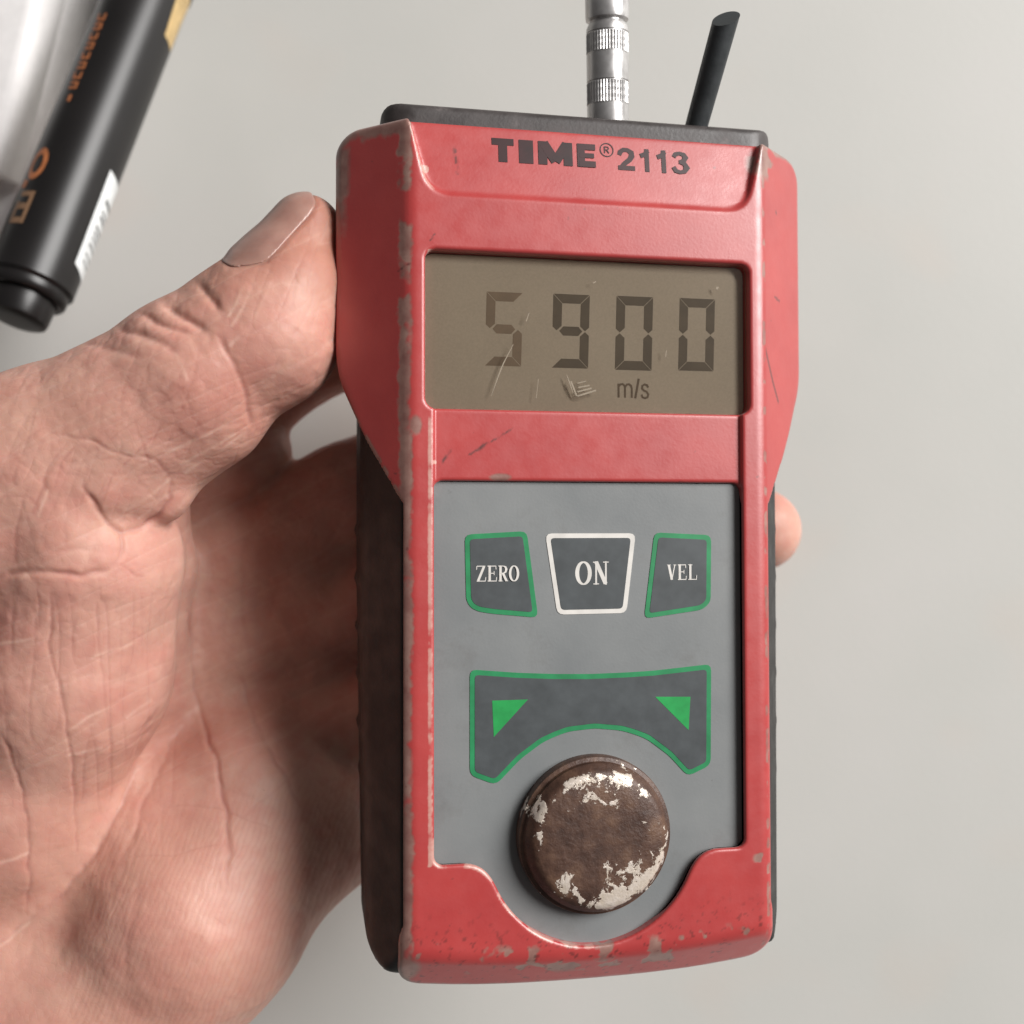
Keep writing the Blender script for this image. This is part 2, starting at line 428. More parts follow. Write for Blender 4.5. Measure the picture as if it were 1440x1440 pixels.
BOT_C, BOT_R = 136.0, 196.0
def shell_sdf(p):
    x, y, z = p[:, 0], p[:, 1], p[:, 2]; ax = np.abs(x)
    ch = (ax-24.6)*0.6426+z*0.7661
    d = smax(z, ch, 0.7)
    d = smax(d, box2(x, y, 0, -2.0, 33.9, 57.9, 3.2), 0.8)
    db = np.hypot(x, y-BOT_C)-BOT_R                                   # bowed bottom end
    d = smax(d, (db+5.0)*0.654+z*0.756, 0.9)
    d = smax(d, smax(db, ax-25.9-np.maximum(0, y-4.5)*0.62, 3.2)*0.92, 0.5)
    d = smax(d, (ax-26.3-np.maximum(0, y-4.5)*0.62)*0.85, 0.5+2.0*sstep(6, 18, y))
    side = sstep(-49.0, -57.0, y)
    zb = np.minimum(-0.9+side*-4.6, -0.9-np.maximum(0, (y-5.0))*0.45)
    zb = np.maximum(zb, -11.5)
    d = smax(d, (zb-z)*0.88, 0.3+1.6*sstep(12, 24, y))
    # recesses
    win = box2(x, y, 0.0, 28.05, 22.55, 10.45, 1.3)
    strip = box2(x, y, 0.0, 13.0, 21.35, 6.2, 0.5)
    pan = smin(box2(x, y, 0.0, -16.9, 21.4, 25.0, 1.2), np.hypot(x, y+39.2)-14.5, 3.5)
    d = smax(d, -smax(win, -2.6-z, 0.15), 0.25)
    d = smax(d, -smax(strip, -0.75-z, 0.15), 0.3)
    d = smax(d, -smax(pan, -1.9-z, 0.15), 0.25)
    hw = 22.6+(y-48.0)*0.26
    hd = smax(ax-hw, 45.9-y, 3.0)
    fl = -0.35-(y-46.0)*0.14
    d = smax(d, -smax(hd*0.96, fl-z, 0.5), 0.35)
    return d
V, Q = surface_nets(shell_sdf, (-35, -61.5, -12.5), (35, 57, 1.0), 0.25)
_, G = grad(shell_sdf, V, 0.12)
me = mesh_quads('front_shell', V, Q)
n_lo = fbm(V, 0.18, 3); n_mid = fbm(V+50, 0.6, 3); n_hi = fbm(V+90, 2.0, 2)
x, y, z = V[:, 0], V[:, 1], V[:, 2]
wr = np.zeros(len(V))
def band(dist, w, n, lo, hi): return sstep(w, w*0.35, dist)*sstep(lo, hi, n)
jit = (n_mid-0.5)*0.9+(n_hi-0.5)*0.5
eL = np.abs(x+25.1+jit)
wr = np.maximum(wr, band(eL, 1.3, n_lo*0.6+n_mid*0.4, 0.30, 0.50))
wr = np.maximum(wr, band(np.abs(x-24.9+jit*0.5), 0.5, n_mid, 0.40, 0.6)*0.75)
wr = np.maximum(wr, sstep(52.5, 55.3, y+(n_mid-0.5)*4)*(x < -24.3))
wr = np.maximum(wr, sstep(54.5, 55.6, y+(n_mid-0.5)*2)*(x > 24.5))
wr = np.maximum(wr, band(np.abs(x+33.9), 2.6, n_lo, 0.25, 0.45)*sstep(36, 50, y))
wr = np.maximum(wr, band(np.abs(-0.9-np.maximum(0, y-5)*0.45-z), 1.0, n_mid, 0.25, 0.4)*(y < 24)*(y > 2)*(x < 0))
dbv = np.hypot(x, y-BOT_C)-BOT_R
wr = np.maximum(wr, band(np.abs(dbv+4.6), 3.4, n_mid*0.6+n_lo*0.4, 0.50, 0.60)*(y < -50))
wr = np.maximum(wr, band(np.hypot(x-1.5, y+54.6), 2.6, n_mid, 0.3, 0.45))
wr = np.maximum(wr, band(np.abs(dbv), 0.7, n_mid, 0.45, 0.6)*0.8)
wr = np.maximum(wr, band(np.hypot(x+25.2, y+55.5), 3.2, n_mid, 0.1, 0.3))
wr = np.maximum(wr, band(np.hypot(x+23.8, (y-15.3)*0.6), 1.2, n_mid, 0.1, 0.3))
wr = np.maximum(wr, band(np.hypot((x+12.5)*0.35, y-8.6), 0.8, n_mid, 0.2, 0.4))
wr = np.maximum(wr, band(np.hypot(x-25, y-53), 3.4, n_mid, 0.3, 0.5))
wr = np.maximum(wr, band(np.hypot(x-23.5, (y+43.4)*1.3), 1.6, n_mid, 0.45, 0.6))
lt = 0.8*band(np.abs(x+21.95+(n_hi-0.5)*0.25), 0.5, n_mid, 0.1, 0.5)*(y < 38.5)*(y > -42)*(z > -0.9)  # left recess edge: pale wear with a painted-in edge highlight
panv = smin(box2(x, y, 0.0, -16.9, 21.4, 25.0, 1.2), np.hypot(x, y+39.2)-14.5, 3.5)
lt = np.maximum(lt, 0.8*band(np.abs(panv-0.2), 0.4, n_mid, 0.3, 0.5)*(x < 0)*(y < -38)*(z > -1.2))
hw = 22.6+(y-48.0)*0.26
lt = np.maximum(lt, 0.75*band(np.abs(smax(np.abs(x)-hw, 45.9-y, 3.0)-0.1), 0.4, n_mid, 0.2, 0.4)*sstep(-20.5, -22, x)*(y < 55.3))  # bright line painted where the header's left wall faces the light
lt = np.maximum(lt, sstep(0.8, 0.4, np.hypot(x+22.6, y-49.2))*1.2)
dk = np.zeros(len(V))
for pl, w in ((((661, 639), (678, 628)), 1.2), (((674, 631), (680, 626)), 2.4), (((680, 626), (700, 616), (720, 603)), 1.0), (((619, 655), (623, 648), (633, 634)), 1.6),
              (((640, 205), (642, 228), (644, 244)), 1.7), (((604, 340), (610, 332)), 0.7), (((560, 380), (575, 372)), 0.8)):
    q = [D(a, b, -0.7) for a, b in pl]
    dd = line_d(x, y, q)*10
    dk = np.maximum(dk, sstep(w*1.8, w*0.3, dd)*(z > -2)*sstep(0.3, 0.6, n_hi)*0.85)
for pl in (((1062, 492), (1080, 540), (1092, 566)), ((1088, 300), (1089, 302)), ((1085, 420), (1095, 424))):
    q = [D(a, b, -3.5) for a, b in pl]; dk = np.maximum(dk, sstep(2.6, 0.8, line_d(x, y, q)*10)*(x > 25.2)*0.8)
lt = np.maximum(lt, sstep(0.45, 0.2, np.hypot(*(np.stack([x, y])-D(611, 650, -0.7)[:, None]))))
dk = np.maximum(dk, sstep(0.70, 0.80, n_hi)*sstep(-46, -54, y)*0.6)
set_attr(me, 'wear_glint', np.stack([wr, lt, dk], 1))
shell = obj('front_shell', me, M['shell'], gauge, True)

def back_sdf(p):
    x, y, z = p[:, 0], p[:, 1], p[:, 2]; ax = np.abs(x)
    d = smax(z+1.1, (ax-25.0)*0.839+(z+0.6)*0.544, 0.6)
    rip = 0.4*np.maximum(0, np.sin(y*0.9))**6*sstep(8, 2, y)*sstep(-38, -30, y)
    wx = 30.5+np.minimum(0, (y+5)*0.016)+rip
    d = smax(d, box2(x, y, 0, -2.0, wx, 56.8, 6.5), 1.0)
    d = smax(d, np.hypot(x, y-BOT_C)-BOT_R+1.2, 0.8)
    d = smax(d, (np.hypot(x, y-BOT_C)-BOT_R+5.6)*0.654+(z+0.6)*0.756, 0.5)
    d = smax(d, -24.5-z, 4.0)
    return np.where(d > 0, d, d)
V, Q = surface_nets(back_sdf, (-33, -61, -26), (33, 56, 0.5), 0.5)
# hollow pocket for the display: keep the body below the recess floors
V[:, 2] = np.where((V[:, 2] > -3.2) & (np.abs(V[:, 0]) < np.where(V[:, 1] > 42, 27.5, 23.4)) & (V[:, 1] > -55), np.minimum(V[:, 2], -3.2), V[:, 2])
obj('back_shell', mesh_quads('back_shell', V, Q), M['black'], gauge, True)

def lid_sdf(p):
    x, y, z = p[:, 0], p[:, 1], p[:, 2]
    q = np.stack([np.abs(x)-28.4+1.6, np.abs(y-56.3)-2.4+1.2, np.abs(z+9.6)-7.4+1.2], 1)
    d = np.linalg.norm(np.maximum(q, 0), axis=1)+np.minimum(q.max(1), 0)-1.2
    return smax(d, box2(x, z, 0, -9.6, 28.4, 7.4, 5.0), 0.3)
V, Q = surface_nets(lid_sdf, (-30, 53, -18), (30, 60, -1), 0.35)
obj('top_plate', mesh_quads('top_plate', V, Q), M['lid'], gauge, True)

# ---- flat pieces
def offset_poly(pts, d):
    pts = np.asarray(pts, float); n = len(pts)
    area2 = sum(pts[i][0]*pts[(i+1) % n][1]-pts[(i+1) % n][0]*pts[i][1] for i in range(n))
    sgn = 1 if area2 > 0 else -1; out = []
    for i in range(n):
        a, b, c = pts[i-1], pts[i], pts[(i+1) % n]
        e1 = (b-a)/np.linalg.norm(b-a); e2 = (c-b)/np.linalg.norm(c-b)
        n1 = np.array([e1[1], -e1[0]])*sgn; n2 = np.array([e2[1], -e2[0]])*sgn
        m = n1+n2; m = m/np.linalg.norm(m); k = min(1.0/max(m @ n1, 0.3), 1.6)
        out.append(b+m*d*k)
    return np.array(out)
def round_poly(pts, r, n=4):
    pts = np.asarray(pts, float); out = []
    for i in range(len(pts)):
        a, b, c = pts[i-1], pts[i], pts[(i+1) % len(pts)]
        rr = min(r, 0.45*np.linalg.norm(a-b), 0.45*np.linalg.norm(c-b))
        p0 = b+(a-b)/np.linalg.norm(a-b)*rr; p1 = b+(c-b)/np.linalg.norm(c-b)*rr
        for k in range(n+1):
            t = k/n; out.append((1-t)**2*p0+2*t*(1-t)*b+t*t*p1)
    return np.array(out)
def slab(name, polys, z0, z1, mat, parent, zf=None):
    """extruded polygons (list of point lists) from z0 up to z1, one mesh; zf(x,y) adds to z"""
    bm = bmesh.new()
    for pts in polys:
        pts = [tuple(p) for p in pts]
        ar = sum(pts[i][0]*pts[(i+1) % len(pts)][1]-pts[(i+1) % len(pts)][0]*pts[i][1] for i in range(len(pts)))
        if ar < 0: pts = pts[::-1]
        f = (lambda a, b: zf(a, b)) if zf else (lambda a, b: 0)
        top = [bm.verts.new((a*MM, b*MM, (z1+f(a, b))*MM)) for a, b in pts]
        bot = [bm.verts.new((a*MM, b*MM, (z0+f(a, b))*MM)) for a, b in pts]
        bm.faces.new(top); n = len(pts)
        for i in range(n): bm.faces.new([bot[i], bot[(i+1) % n], top[(i+1) % n], top[i]])
    bm.normal_update(); bmesh.ops.triangulate(bm, faces=[f for f in bm.faces if len(f.verts) > 4])
    me = bpy.data.meshes.new(name); bm.to_mesh(me); bm.free()
    return obj(name, me, mat, parent)
def ribbon(pts, w, closed=False):
    """list of quads along a polyline (mitred)"""
    pts = np.asarray(pts, float); n = len(pts); ws = np.broadcast_to(np.asarray(w, float), (n,)); L = []; R_ = []
    for i in range(n):
        if closed: a, b = pts[i-1], pts[(i+1) % n]; e1 = pts[i]-a; e2 = b-pts[i]
        else:
            e1 = pts[i]-pts[i-1] if i else pts[1]-pts[0]; e2 = pts[i+1]-pts[i] if i < n-1 else e1
        e1 = e1/(np.linalg.norm(e1)+1e-9); e2 = e2/(np.linalg.norm(e2)+1e-9)
        n1 = np.array([-e1[1], e1[0]]); n2 = np.array([-e2[1], e2[0]]); m = n1+n2; m /= np.linalg.norm(m)+1e-9
        k = 1/max(m @ n1, 0.5); L.append(pts[i]+m*ws[i]/2*k); R_.append(pts[i]-m*ws[i]/2*k)
    rng = range(n if closed else n-1)
    return [[L[i], R_[i], R_[(i+1) % n], L[(i+1) % n]] for i in rng]
def strokes_mesh(name, quadlists, z, mat, parent, zf=None, dz=0.006):
    """every stroke a hair above the one before so that no two faces share a plane"""
    bm = bmesh.new()
    for k, quads in enumerate(quadlists):
        for q in quads:
            vs = [bm.verts.new((p[0]*MM, p[1]*MM, (z+dz*k+(zf(p[0], p[1]) if zf else 0))*MM)) for p in q]
            f = bm.faces.new(vs)
    bmesh.ops.remove_doubles(bm, verts=bm.verts, dist=1e-7)
    bm.normal_update()
    for f in bm.faces:
        if f.normal.z < 0: f.normal_flip()
    me = bpy.data.meshes.new(name); bm.to_mesh(me); bm.free()
    return obj(name, me, mat, parent)
def ell(cx, cy, rx, ry, n=28, a0=0, a1=2*math.pi):
    return [(cx+rx*math.cos(a0+(a1-a0)*i/n), cy+ry*math.sin(a0+(a1-a0)*i/n)) for i in range(n if abs(a1-a0) > 6.28 else n+1)]

# keypad membrane filling the lower recess
th = np.linspace(0, 2*math.pi, 1, endpoint=False)
key_pts = [(-21.25, 7.9), (21.25, 7.9), (21.25, -41.5)]
def bowl_outline():
    pts = []
    xs = np.linspace(21.5, -21.5, 61)
    for xx in xs:
        ys = np.linspace(-38, -56, 400); v = smin(box2(np.full(400, xx), ys, 0.0, -16.9, 21.4, 25.0, 1.2), np.hypot(xx, ys+39.2)-14.5, 3.5)
        k = np.argmax(v > 0.2); pts.append((xx, ys[k]))
    return pts
key_pts = [(21.5, 8.0), (-21.5, 8.0)][::-1]+bowl_outline()
slab('keypad', [key_pts], -1.95, -1.5, M['keypad'], gauge)

def kp(x, y): return D(600+x/3.13, 680+y/3.13, -1.45)
KEYS = dict(
    zero=[(190, 245), (422, 232), (466, 566), (300, 552), (235, 542), (208, 528), (196, 505)],
    on=[(545, 240), (898, 239), (862, 550), (592, 556)],
    vel=[(1020, 237), (1232, 247), (1230, 512), (1205, 535), (980, 570)],
    arrow=[(212, 842), (400, 855), (560, 860), (720, 860), (880, 853), (1000, 845), (1232, 818), (1230, 1225), (1155, 1262), (1080, 1180), (980, 1105), (920, 1082), (860, 1065),
           (740, 1055), (620, 1070), (560, 1092), (500, 1120), (400, 1195), (300, 1300), (212, 1268)])
keyobj = {}
for nm, pts in KEYS.items():
    q = np.array([kp(*a) for a in pts]); w = 0.62 if nm == 'on' else 0.66
    inner = round_poly(q, 0.5, 3)
    outer = round_poly(offset_poly(q, w), 0.9, 3)
    b = slab('button', [inner], -1.5, -1.38, M['key'], gauge); keyobj[nm] = b
    slab('border', [outer], -1.5, -1.42, M['white'] if nm == 'on' else M['green'], b)
keyobj['zero']['label'] = 'dark key with green border printed ZERO'
keyobj['on']['label'] = 'dark key with white border printed ON'
keyobj['vel']['label'] = 'dark key with green border printed VEL'
keyobj['arrow']['label'] = 'wide arched dark key with two green arrow triangles'
for t3 in ([(288, 955), (445, 950), (295, 1115)], [(1005, 938), (1160, 938), (1152, 1085)]):
    slab('arrow_mark', [[kp(*a) for a in t3]], -1.38, -1.355, M['tri'], keyobj['arrow'])

# serif lettering on the keys: strokes in a unit box
def SER(ch):
    th, tk = 0.07, 0.19
    if ch == 'Z': return [([(0.08, .965), (0.92, .965)], th), ([(0.08, .965), (0.05, .74)], .06), ([(0.80, .95), (0.20, .05)], tk), ([(0.06, .035), (0.94, .035)], th), ([(0.93, .035), (0.97, .28)], .06)]
    if ch == 'E': return [([(0.26, 0), (0.26, 1)], tk), ([(0.04, .965), (0.88, .965)], th), ([(0.87, 1), (0.9, .76)], .06), ([(0.26, .52), (0.7, .52)], th), ([(0.7, .40), (0.7, .64)], .06), ([(0.04, .035), (0.9, .035)], th), ([(0.9, 0), (0.95, .27)], .06)]
    if ch == 'R': return [([(0.24, 0), (0.24, 1)], tk), ([(0.02, .965), (0.6, .965)], th), ([(0.02, .035), (0.46, .035)], .05), ([(0.55, .965), (0.75, .9), (0.82, .76), (0.75, .6), (0.55, .52)], [.08, .14, .19, .14, .08]), ([(0.24, .52), (0.58, .52)], th), ([(0.48, .52), (0.84, .03)], tk), ([(0.72, .035), (1.0, .035)], .05)]
    if ch == 'O':
        n = 28; pts = [(0.5+0.40*math.cos(2*math.pi*i/n), 0.5+0.47*math.sin(2*math.pi*i/n)) for i in range(n)]
        return [(pts, [0.07+0.13*abs(math.cos(2*math.pi*i/n)) for i in range(n)], True)]
    if ch == 'N': return [([(0.2, 0), (0.2, 1)], .09), ([(0.2, .98), (0.8, .04)], .2), ([(0.82, 0), (0.82, 1)], .09), ([(0.0, .965), (0.3, .965)], .05), ([(0.02, .035), (0.38, .035)], .05), ([(0.64, .965), (1.0, .965)], .05)]
    if ch == 'V': return [([(0.2, .97), (0.52, .02)], .2), ([(0.84, .97), (0.52, .02)], .08), ([(0.02, .965), (0.4, .965)], .05), ([(0.68, .965), (1.0, .965)], .05)]
    if ch == 'L': return [([(0.28, 0), (0.28, 1)], tk), ([(0.04, .965), (0.52, .965)], .05), ([(0.04, .035), (0.92, .035)], th), ([(0.92, 0), (0.96, .3)], .06)]
def word(chars, x0, x1, ybot, ytop, glyph, gap, widths=None):
    """word laid into the local rectangle; returns stroke quads"""
    ws = widths or [1]*len(chars); tot = sum(ws)+gap*(len(chars)-1); u = (x1[0]-x0[0])/tot; x = x0[0]; out = []
    for c, w in zip(chars, ws):
        W_ = u*w; H_ = ytop-ybot
        for s in glyph(c):
            pts, wd = s[0], s[1]; cl = len(s) > 2
            q = [(x+a*W_, ybot+b*H_) for a, b in pts]; sc = min(W_*1.25, H_)
            out.append(ribbon(q, np.asarray(wd)*sc, cl))
        x += W_+u*gap
    return out
def key_word(chars, xa, xb, ya, yb, parent, widths=None):
    a = kp(xa, yb); b = kp(xb, ya)
    strokes_mesh('lettering', word(chars, a, b, a[1], b[1], SER, 0.10, widths), -1.36, M['white'], parent)
key_word('ZERO', 217, 405, 360, 432, keyobj['zero'])
key_word('ON', 655, 800, 342, 446, keyobj['on'])
key_word('VEL', 1057, 1188, 355, 425, keyobj['vel'])

# name on the header
def SANS(ch):
    if ch == 'T': return [([(0.0, .86), (1.0, .86)], .29), ([(0.5, 0), (0.5, .8)], .40)]
    if ch == 'I': return [([(0.5, 0), (0.5, 1)], 1.0)]
    if ch == 'M': return [([(0.13, 0), (0.13, 1)], .26), ([(0.87, 0), (0.87, 1)], .26), ([(0.16, .93), (0.5, .16)], .27), ([(0.84, .93), (0.5, .16)], .27)]
    if ch == 'E': return [([(0.2, 0), (0.2, 1)], .42), ([(0.1, .87), (1.0, .87)], .26), ([(0.1, .5), (0.92, .5)], .2), ([(0.1, .13), (1.0, .13)], .26)]
    if ch == '1': return [([(0.62, 0), (0.62, 1)], .30), ([(0.7, .93), (0.5, .76), (0.18, .68)], .2)]
    if ch == '2': return [([(0.14, .66), (0.2, .8), (0.36, .9), (0.58, .9), (0.78, .8), (0.8, .64), (0.68, .48), (0.38, .28), (0.22, .12)], [.2, .22, .2, .2, .24, .26, .24, .22, .2]), ([(0.06, .11), (0.95, .11)], .22)]
    if ch == '3': return [([(0.14, .74), (0.24, .87), (0.45, .915), (0.68, .87), (0.77, .74), (0.68, .6), (0.42, .54)], [.2, .2, .17, .2, .26, .2, .16]), ([(0.42, .54), (0.7, .47), (0.82, .29), (0.7, .13), (0.45, .08), (0.22, .13), (0.1, .3)], [.16, .2, .27, .2, .17, .2, .2])]
def hz(xx, yy): return -0.35-(yy-46.0)*0.14
def hdr(px, py):
    z = -1.0
    for _ in range(4): q = D(px, py, z); z = hz(*q)
    return q
a = hdr(692, 236); b = hdr(838, 236); c = hdr(765, 196)
T1 = []
tw = word('TIME', hdr(692, 231), hdr(838, 238), 0, 1, SANS, 0.22, [0.95, 0.62, 1.5, 0.86])
def wrap(quads, pl, pr, hgt):
    """lay unit-height strokes on the baseline between two header points"""
    out = []; xl, xr = pl[0], pr[0]
    for st in quads:
        out.append([[(p[0], pl[1]+(pr[1]-pl[1])*(p[0]-xl)/(xr-xl)+p[1]*hgt) for p in q] for q in st])
    return out
def SANSword(chars, p0, p1, hgt, gap, widths):
    ws = widths; tot = sum(ws)+gap*(len(ws)-1); u = (p1[0]-p0[0])/tot; x = p0[0]; out = []
    for ch, w in zip(chars, ws):
        W_ = u*w
        for pts, wd in SANS(ch):
            q = [(x+aa*W_, p0[1]+(p1[1]-p0[1])*(x+aa*W_-p0[0])/(p1[0]-p0[0])+bb*hgt) for aa, bb in pts]
            vert = abs(pts[0][0]-pts[-1][0]) < 0.05
            sc = W_ if vert or ch in 'M' else hgt
            if ch in '23': sc = (W_+hgt)*0.5
            out.append(ribbon(q, np.asarray(wd)*sc))
        x += W_+u*gap
    return out
p0, p1 = hdr(692, 227), hdr(838, 236); h1 = hdr(692, 194)[1]-p0[1]
strokes_mesh('lettering', SANSword('TIME', p0, p1, h1, 0.22, [0.95, 0.62, 1.5, 0.80]), 0.05, M['ink'], shell, hz)
p0, p1 = hdr(868, 239), hdr(971, 246); h1 = hdr(868, 207)[1]-p0[1]
strokes_mesh('lettering', SANSword('2113', p0, p1, h1, 0.12, [1, 0.78, 0.78, 1]), 0.05, M['ink'], shell, hz)
cc = hdr(853, 211)
reg = [ribbon(ell(cc[0], cc[1], 0.92, 0.95), 0.16, True), ribbon([(cc[0]-.3, cc[1]-.48), (cc[0]-.3, cc[1]+.5)], .17),
       ribbon([(cc[0]-.3, cc[1]+.45), (cc[0]+.15, cc[1]+.43), (cc[0]+.28, cc[1]+.22), (cc[0]+.15, cc[1]+.02), (cc[0]-.3, cc[1])], .15), ribbon([(cc[0]-.02, cc[1]), (cc[0]+.32, cc[1]-.48)], .17)]
strokes_mesh('registered_mark', reg, 0.05, M['ink'], shell, hz)

# display
disp = slab('display', [round_poly([(-22.45, 17.7), (22.45, 17.7), (22.45, 38.4), (-22.45, 38.4)], 1.2)], -2.55, -2.1, M['lcd'], gauge)
disp['label'] = 'olive brown LCD panel reading 5900 m/s'
def seg_digit(ch, pxl, pxr, pyt, pyb, mat):
    x0, y0 = D(pxl, pyb, -2.1); x1, y1 = D(pxr, pyt, -2.1); w = x1-x0; h = y1-y0; t = 0.125*h; g = 0.055
    m = (y0+y1)/2; sk = lambda p: (p[0]+(p[1]-m)*0.03, p[1])
    sg = dict(a=[(x0+g, y1), (x1-g, y1), (x1-t-g, y1-t), (x0+t+g, y1-t)], d=[(x0+t+g, y0+t), (x1-t-g, y0+t), (x1-g, y0), (x0+g, y0)],
              f=[(x0, y1-g), (x0+t, y1-t-g), (x0+t, m+t/2+g), (x0+t*.45, m+g), (x0, m+t*.4+g)], b=[(x1, y1-g), (x1, m+t*.4+g), (x1-t*.45, m+g), (x1-t, m+t/2+g), (x1-t, y1-t-g)],
              e=[(x0, y0+g), (x0, m-t*.4-g), (x0+t*.45, m-g), (x0+t, m-t/2-g), (x0+t, y0+t+g)], c=[(x1, y0+g), (x1-t, y0+t+g), (x1-t, m-t/2-g), (x1-t*.45, m-g), (x1, m-t*.4-g)],
              g=[(x0+t*.7+g, m), (x0+t*1.15+g, m+t/2), (x1-t*1.15-g, m+t/2), (x1-t*.7-g, m), (x1-t*1.15-g, m-t/2), (x0+t*1.15+g, m-t/2)])
    on = {'5': 'afgcd', '9': 'abcdfg', '0': 'abcdef'}[ch]
    slab('digit', [[sk(p) for p in sg[s]] for s in on], -2.1, -2.085, mat, disp)
seg_digit('5', 683, 734, 412, 514, M['segfade'])
seg_digit('9', 777, 828, 415, 517, M['seg'])
seg_digit('0', 866, 917, 418, 520, M['seg'])
seg_digit('0', 955, 1004, 421, 521, M['seg'])
def tiny(ch):
    if ch == 'm': return [([(0.08, 0), (0.08, .72)], .11), ([(0.08, .55), (0.2, .68), (0.34, .7), (0.45, .62), (0.48, .5), (0.48, 0)], .10), ([(0.48, .55), (0.6, .68), (0.74, .7), (0.86, .62), (0.9, .5), (0.9, 0)], .10)]
    if ch == '/': return [([(0.1, -0.02), (0.9, 1.0)], .11)]
    if ch == 's': return [([(0.88, .55), (0.72, .68), (0.45, .71), (0.2, .64), (0.17, .5), (0.35, .4), (0.7, .33), (0.88, .2), (0.78, .05), (0.5, 0), (0.22, .04), (0.08, .18)], .10)]
a = D(868, 559, -2.1); b = D(913, 533, -2.1)
q = []; x = a[0]; tw = b[0]-a[0]; hh = b[1]-a[1]
for ch, w in (('m', .50), ('/', .14), ('s', .27)):
    for pts, wd in tiny(ch): q.append(ribbon([(x+u*w*tw, a[1]+v*hh) for u, v in pts], wd*hh*1.05))
    x += (w+0.045)*tw
strokes_mesh('unit_lettering', q, -2.085, mat_plain('lcd_unit_print', (112, 96, 78), 0.6), disp)
lens = slab('display_lens', [round_poly([(-22.5, 17.65), (22.5, 17.65), (22.5, 38.45), (-22.5, 38.45)], 1.25)], -1.35, -1.15, M['glass'], gauge)
sc = []
for pl, w in ((((691, 557), (700, 531), (708, 511), (722, 484)), .16), (((797, 527), (801, 538), (806, 553)), .16), (((803, 536), (811, 557)), .22), (((812, 557), (838, 549)), .22), (((812, 551), (832, 546)), .2),
              (((813, 545), (829, 542)), .18), (((812, 539), (824, 536)), .14), (((754, 560), (757, 533)), .07), (((740, 452), (744, 440)), .12), (((936, 502), (937, 493)), .12), (((1008, 407), (1009, 403)), .3), (((834, 398), (838, 396)), .16)):
    pp = [D(u, v, -1.14) for u, v in pl]; ww = [w*0.4]+[w]*(len(pp)-2)+[w*0.4] if len(pp) > 2 else w
    sc.append(ribbon(pp, ww))
strokes_mesh('scratch_marks', sc, -1.14, M['scratch'], lens)

# rusted reference disc
def lathe(name, prof, mat, parent, n=96, axis_mat=None, smooth=True, ridges=None):
    """prof: (r,z) mm list from bottom to top; ridges(i_angle, j)->dr"""
    V = []; 
    for j, (r, zz) in enumerate(prof):
        for i in range(n):
            a = 2*math.pi*i/n; rr = r+(ridges(i, j) if ridges else 0)
            V.append((rr*math.cos(a), rr*math.sin(a), zz))
    F = [(j*n+i, j*n+(i+1) % n, (j+1)*n+(i+1) % n, (j+1)*n+i) for j in range(len(prof)-1) for i in range(n)]
    V.append((0, 0, prof[0][1])); V.append((0, 0, prof[-1][1])); b, t = len(V)-2, len(V)-1; L = (len(prof)-1)*n
    F += [(b, (i+1) % n, i) for i in range(n)]+[(t, L+i, L+(i+1) % n) for i in range(n)]
    V = np.array(V)*MM
    me = bpy.data.meshes.new(name); me.from_pydata([tuple(v) for v in V], [], F); me.update()
    if axis_mat is not None: me.transform(axis_mat)
    o = obj(name, me, mat, parent)
    if smooth:
        me.polygons.foreach_set('use_smooth', np.ones(len(me.polygons), bool))
        me.set_sharp_from_angle(angle=math.radians(42))
    return o
kd = lathe('test_disc', [(10.45, -1.6), (10.5, -0.2), (10.35, 0.35), (9.85, 0.55), (9.7, 0.9), (9.75, 1.3), (9.1, 2.2), (8.75, 2.55), (8.2, 2.75), (6, 2.86), (3, 2.9), (0.5, 2.9)], M['rust'], gauge)
kd.location = (0.1*MM, -39.0*MM, 0)
kd['label'] = 'round rusty steel disc with flaking pale plating'

# ------------------------------------------------------------------ plug and cable end at the top of the gauge
GMW = Matrix.Translation(W(GT)) @ Euler(GR, 'XYZ').to_matrix().to_4x4()
def g2w(x, y, z): return GMW @ Vector((x*MM, y*MM, z*MM))
base = g2w(*(lambda q: (q[0], q[1], -9.5))(D(855, 160, -9.5)))
top_dir = (Vector(W(P(853, -40, 152)))-base).normalized()
plug = empty('probe_plug', base); plug.rotation_euler = top_dir.to_track_quat('Z', 'Y').to_euler()
tag(plug, 'ribbed chrome cable plug standing in the top of the gauge', 'plug')
R0 = 3.02
lathe('barrel', [(2.7, -5), (2.9, -5), (R0, -4), (R0, 0.95), (R0-.14, 1.0), (R0-.14, 4.3), (R0, 4.35), (R0, 8.0), (R0-.14, 8.05), (R0-.14, 11.0), (R0, 11.05), (R0-.02, 11.6), (R0-.35, 12.3), (R0-.6, 12.4), (R0-.6, 12.8)], M['chrome'], plug, 72)
for z0 in (1.05, 8.1):
    hgt = 3.2 if z0 < 5 else 2.85
    pr = [(R0-.10, z0), (R0-.10, z0+0.1)]+[(R0-.02, z0+.15+k*(hgt-.3)/6) for k in range(7)]+[(R0-.1, z0+hgt-.1), (R0-.1, z0+hgt)]
    lathe('knurled_band', pr, M['chrome'], plug, 132, ridges=lambda i, j: ((0.05 if i % 3 == 0 else -0.06) if 2 <= j <= 8 else 0)-(0.03 if j in (3, 5, 7) else 0), smooth=False)
lathe('collar', [(R0-.7, 12.6), (R0+.02, 12.8), (R0+.1, 13.3), (R0+.1, 16.6), (R0-.05, 16.9), (R0-.05, 24), (R0-.5, 24.5), (1.6, 24.6), (1.5, 40)], M['chrome'], plug, 72)

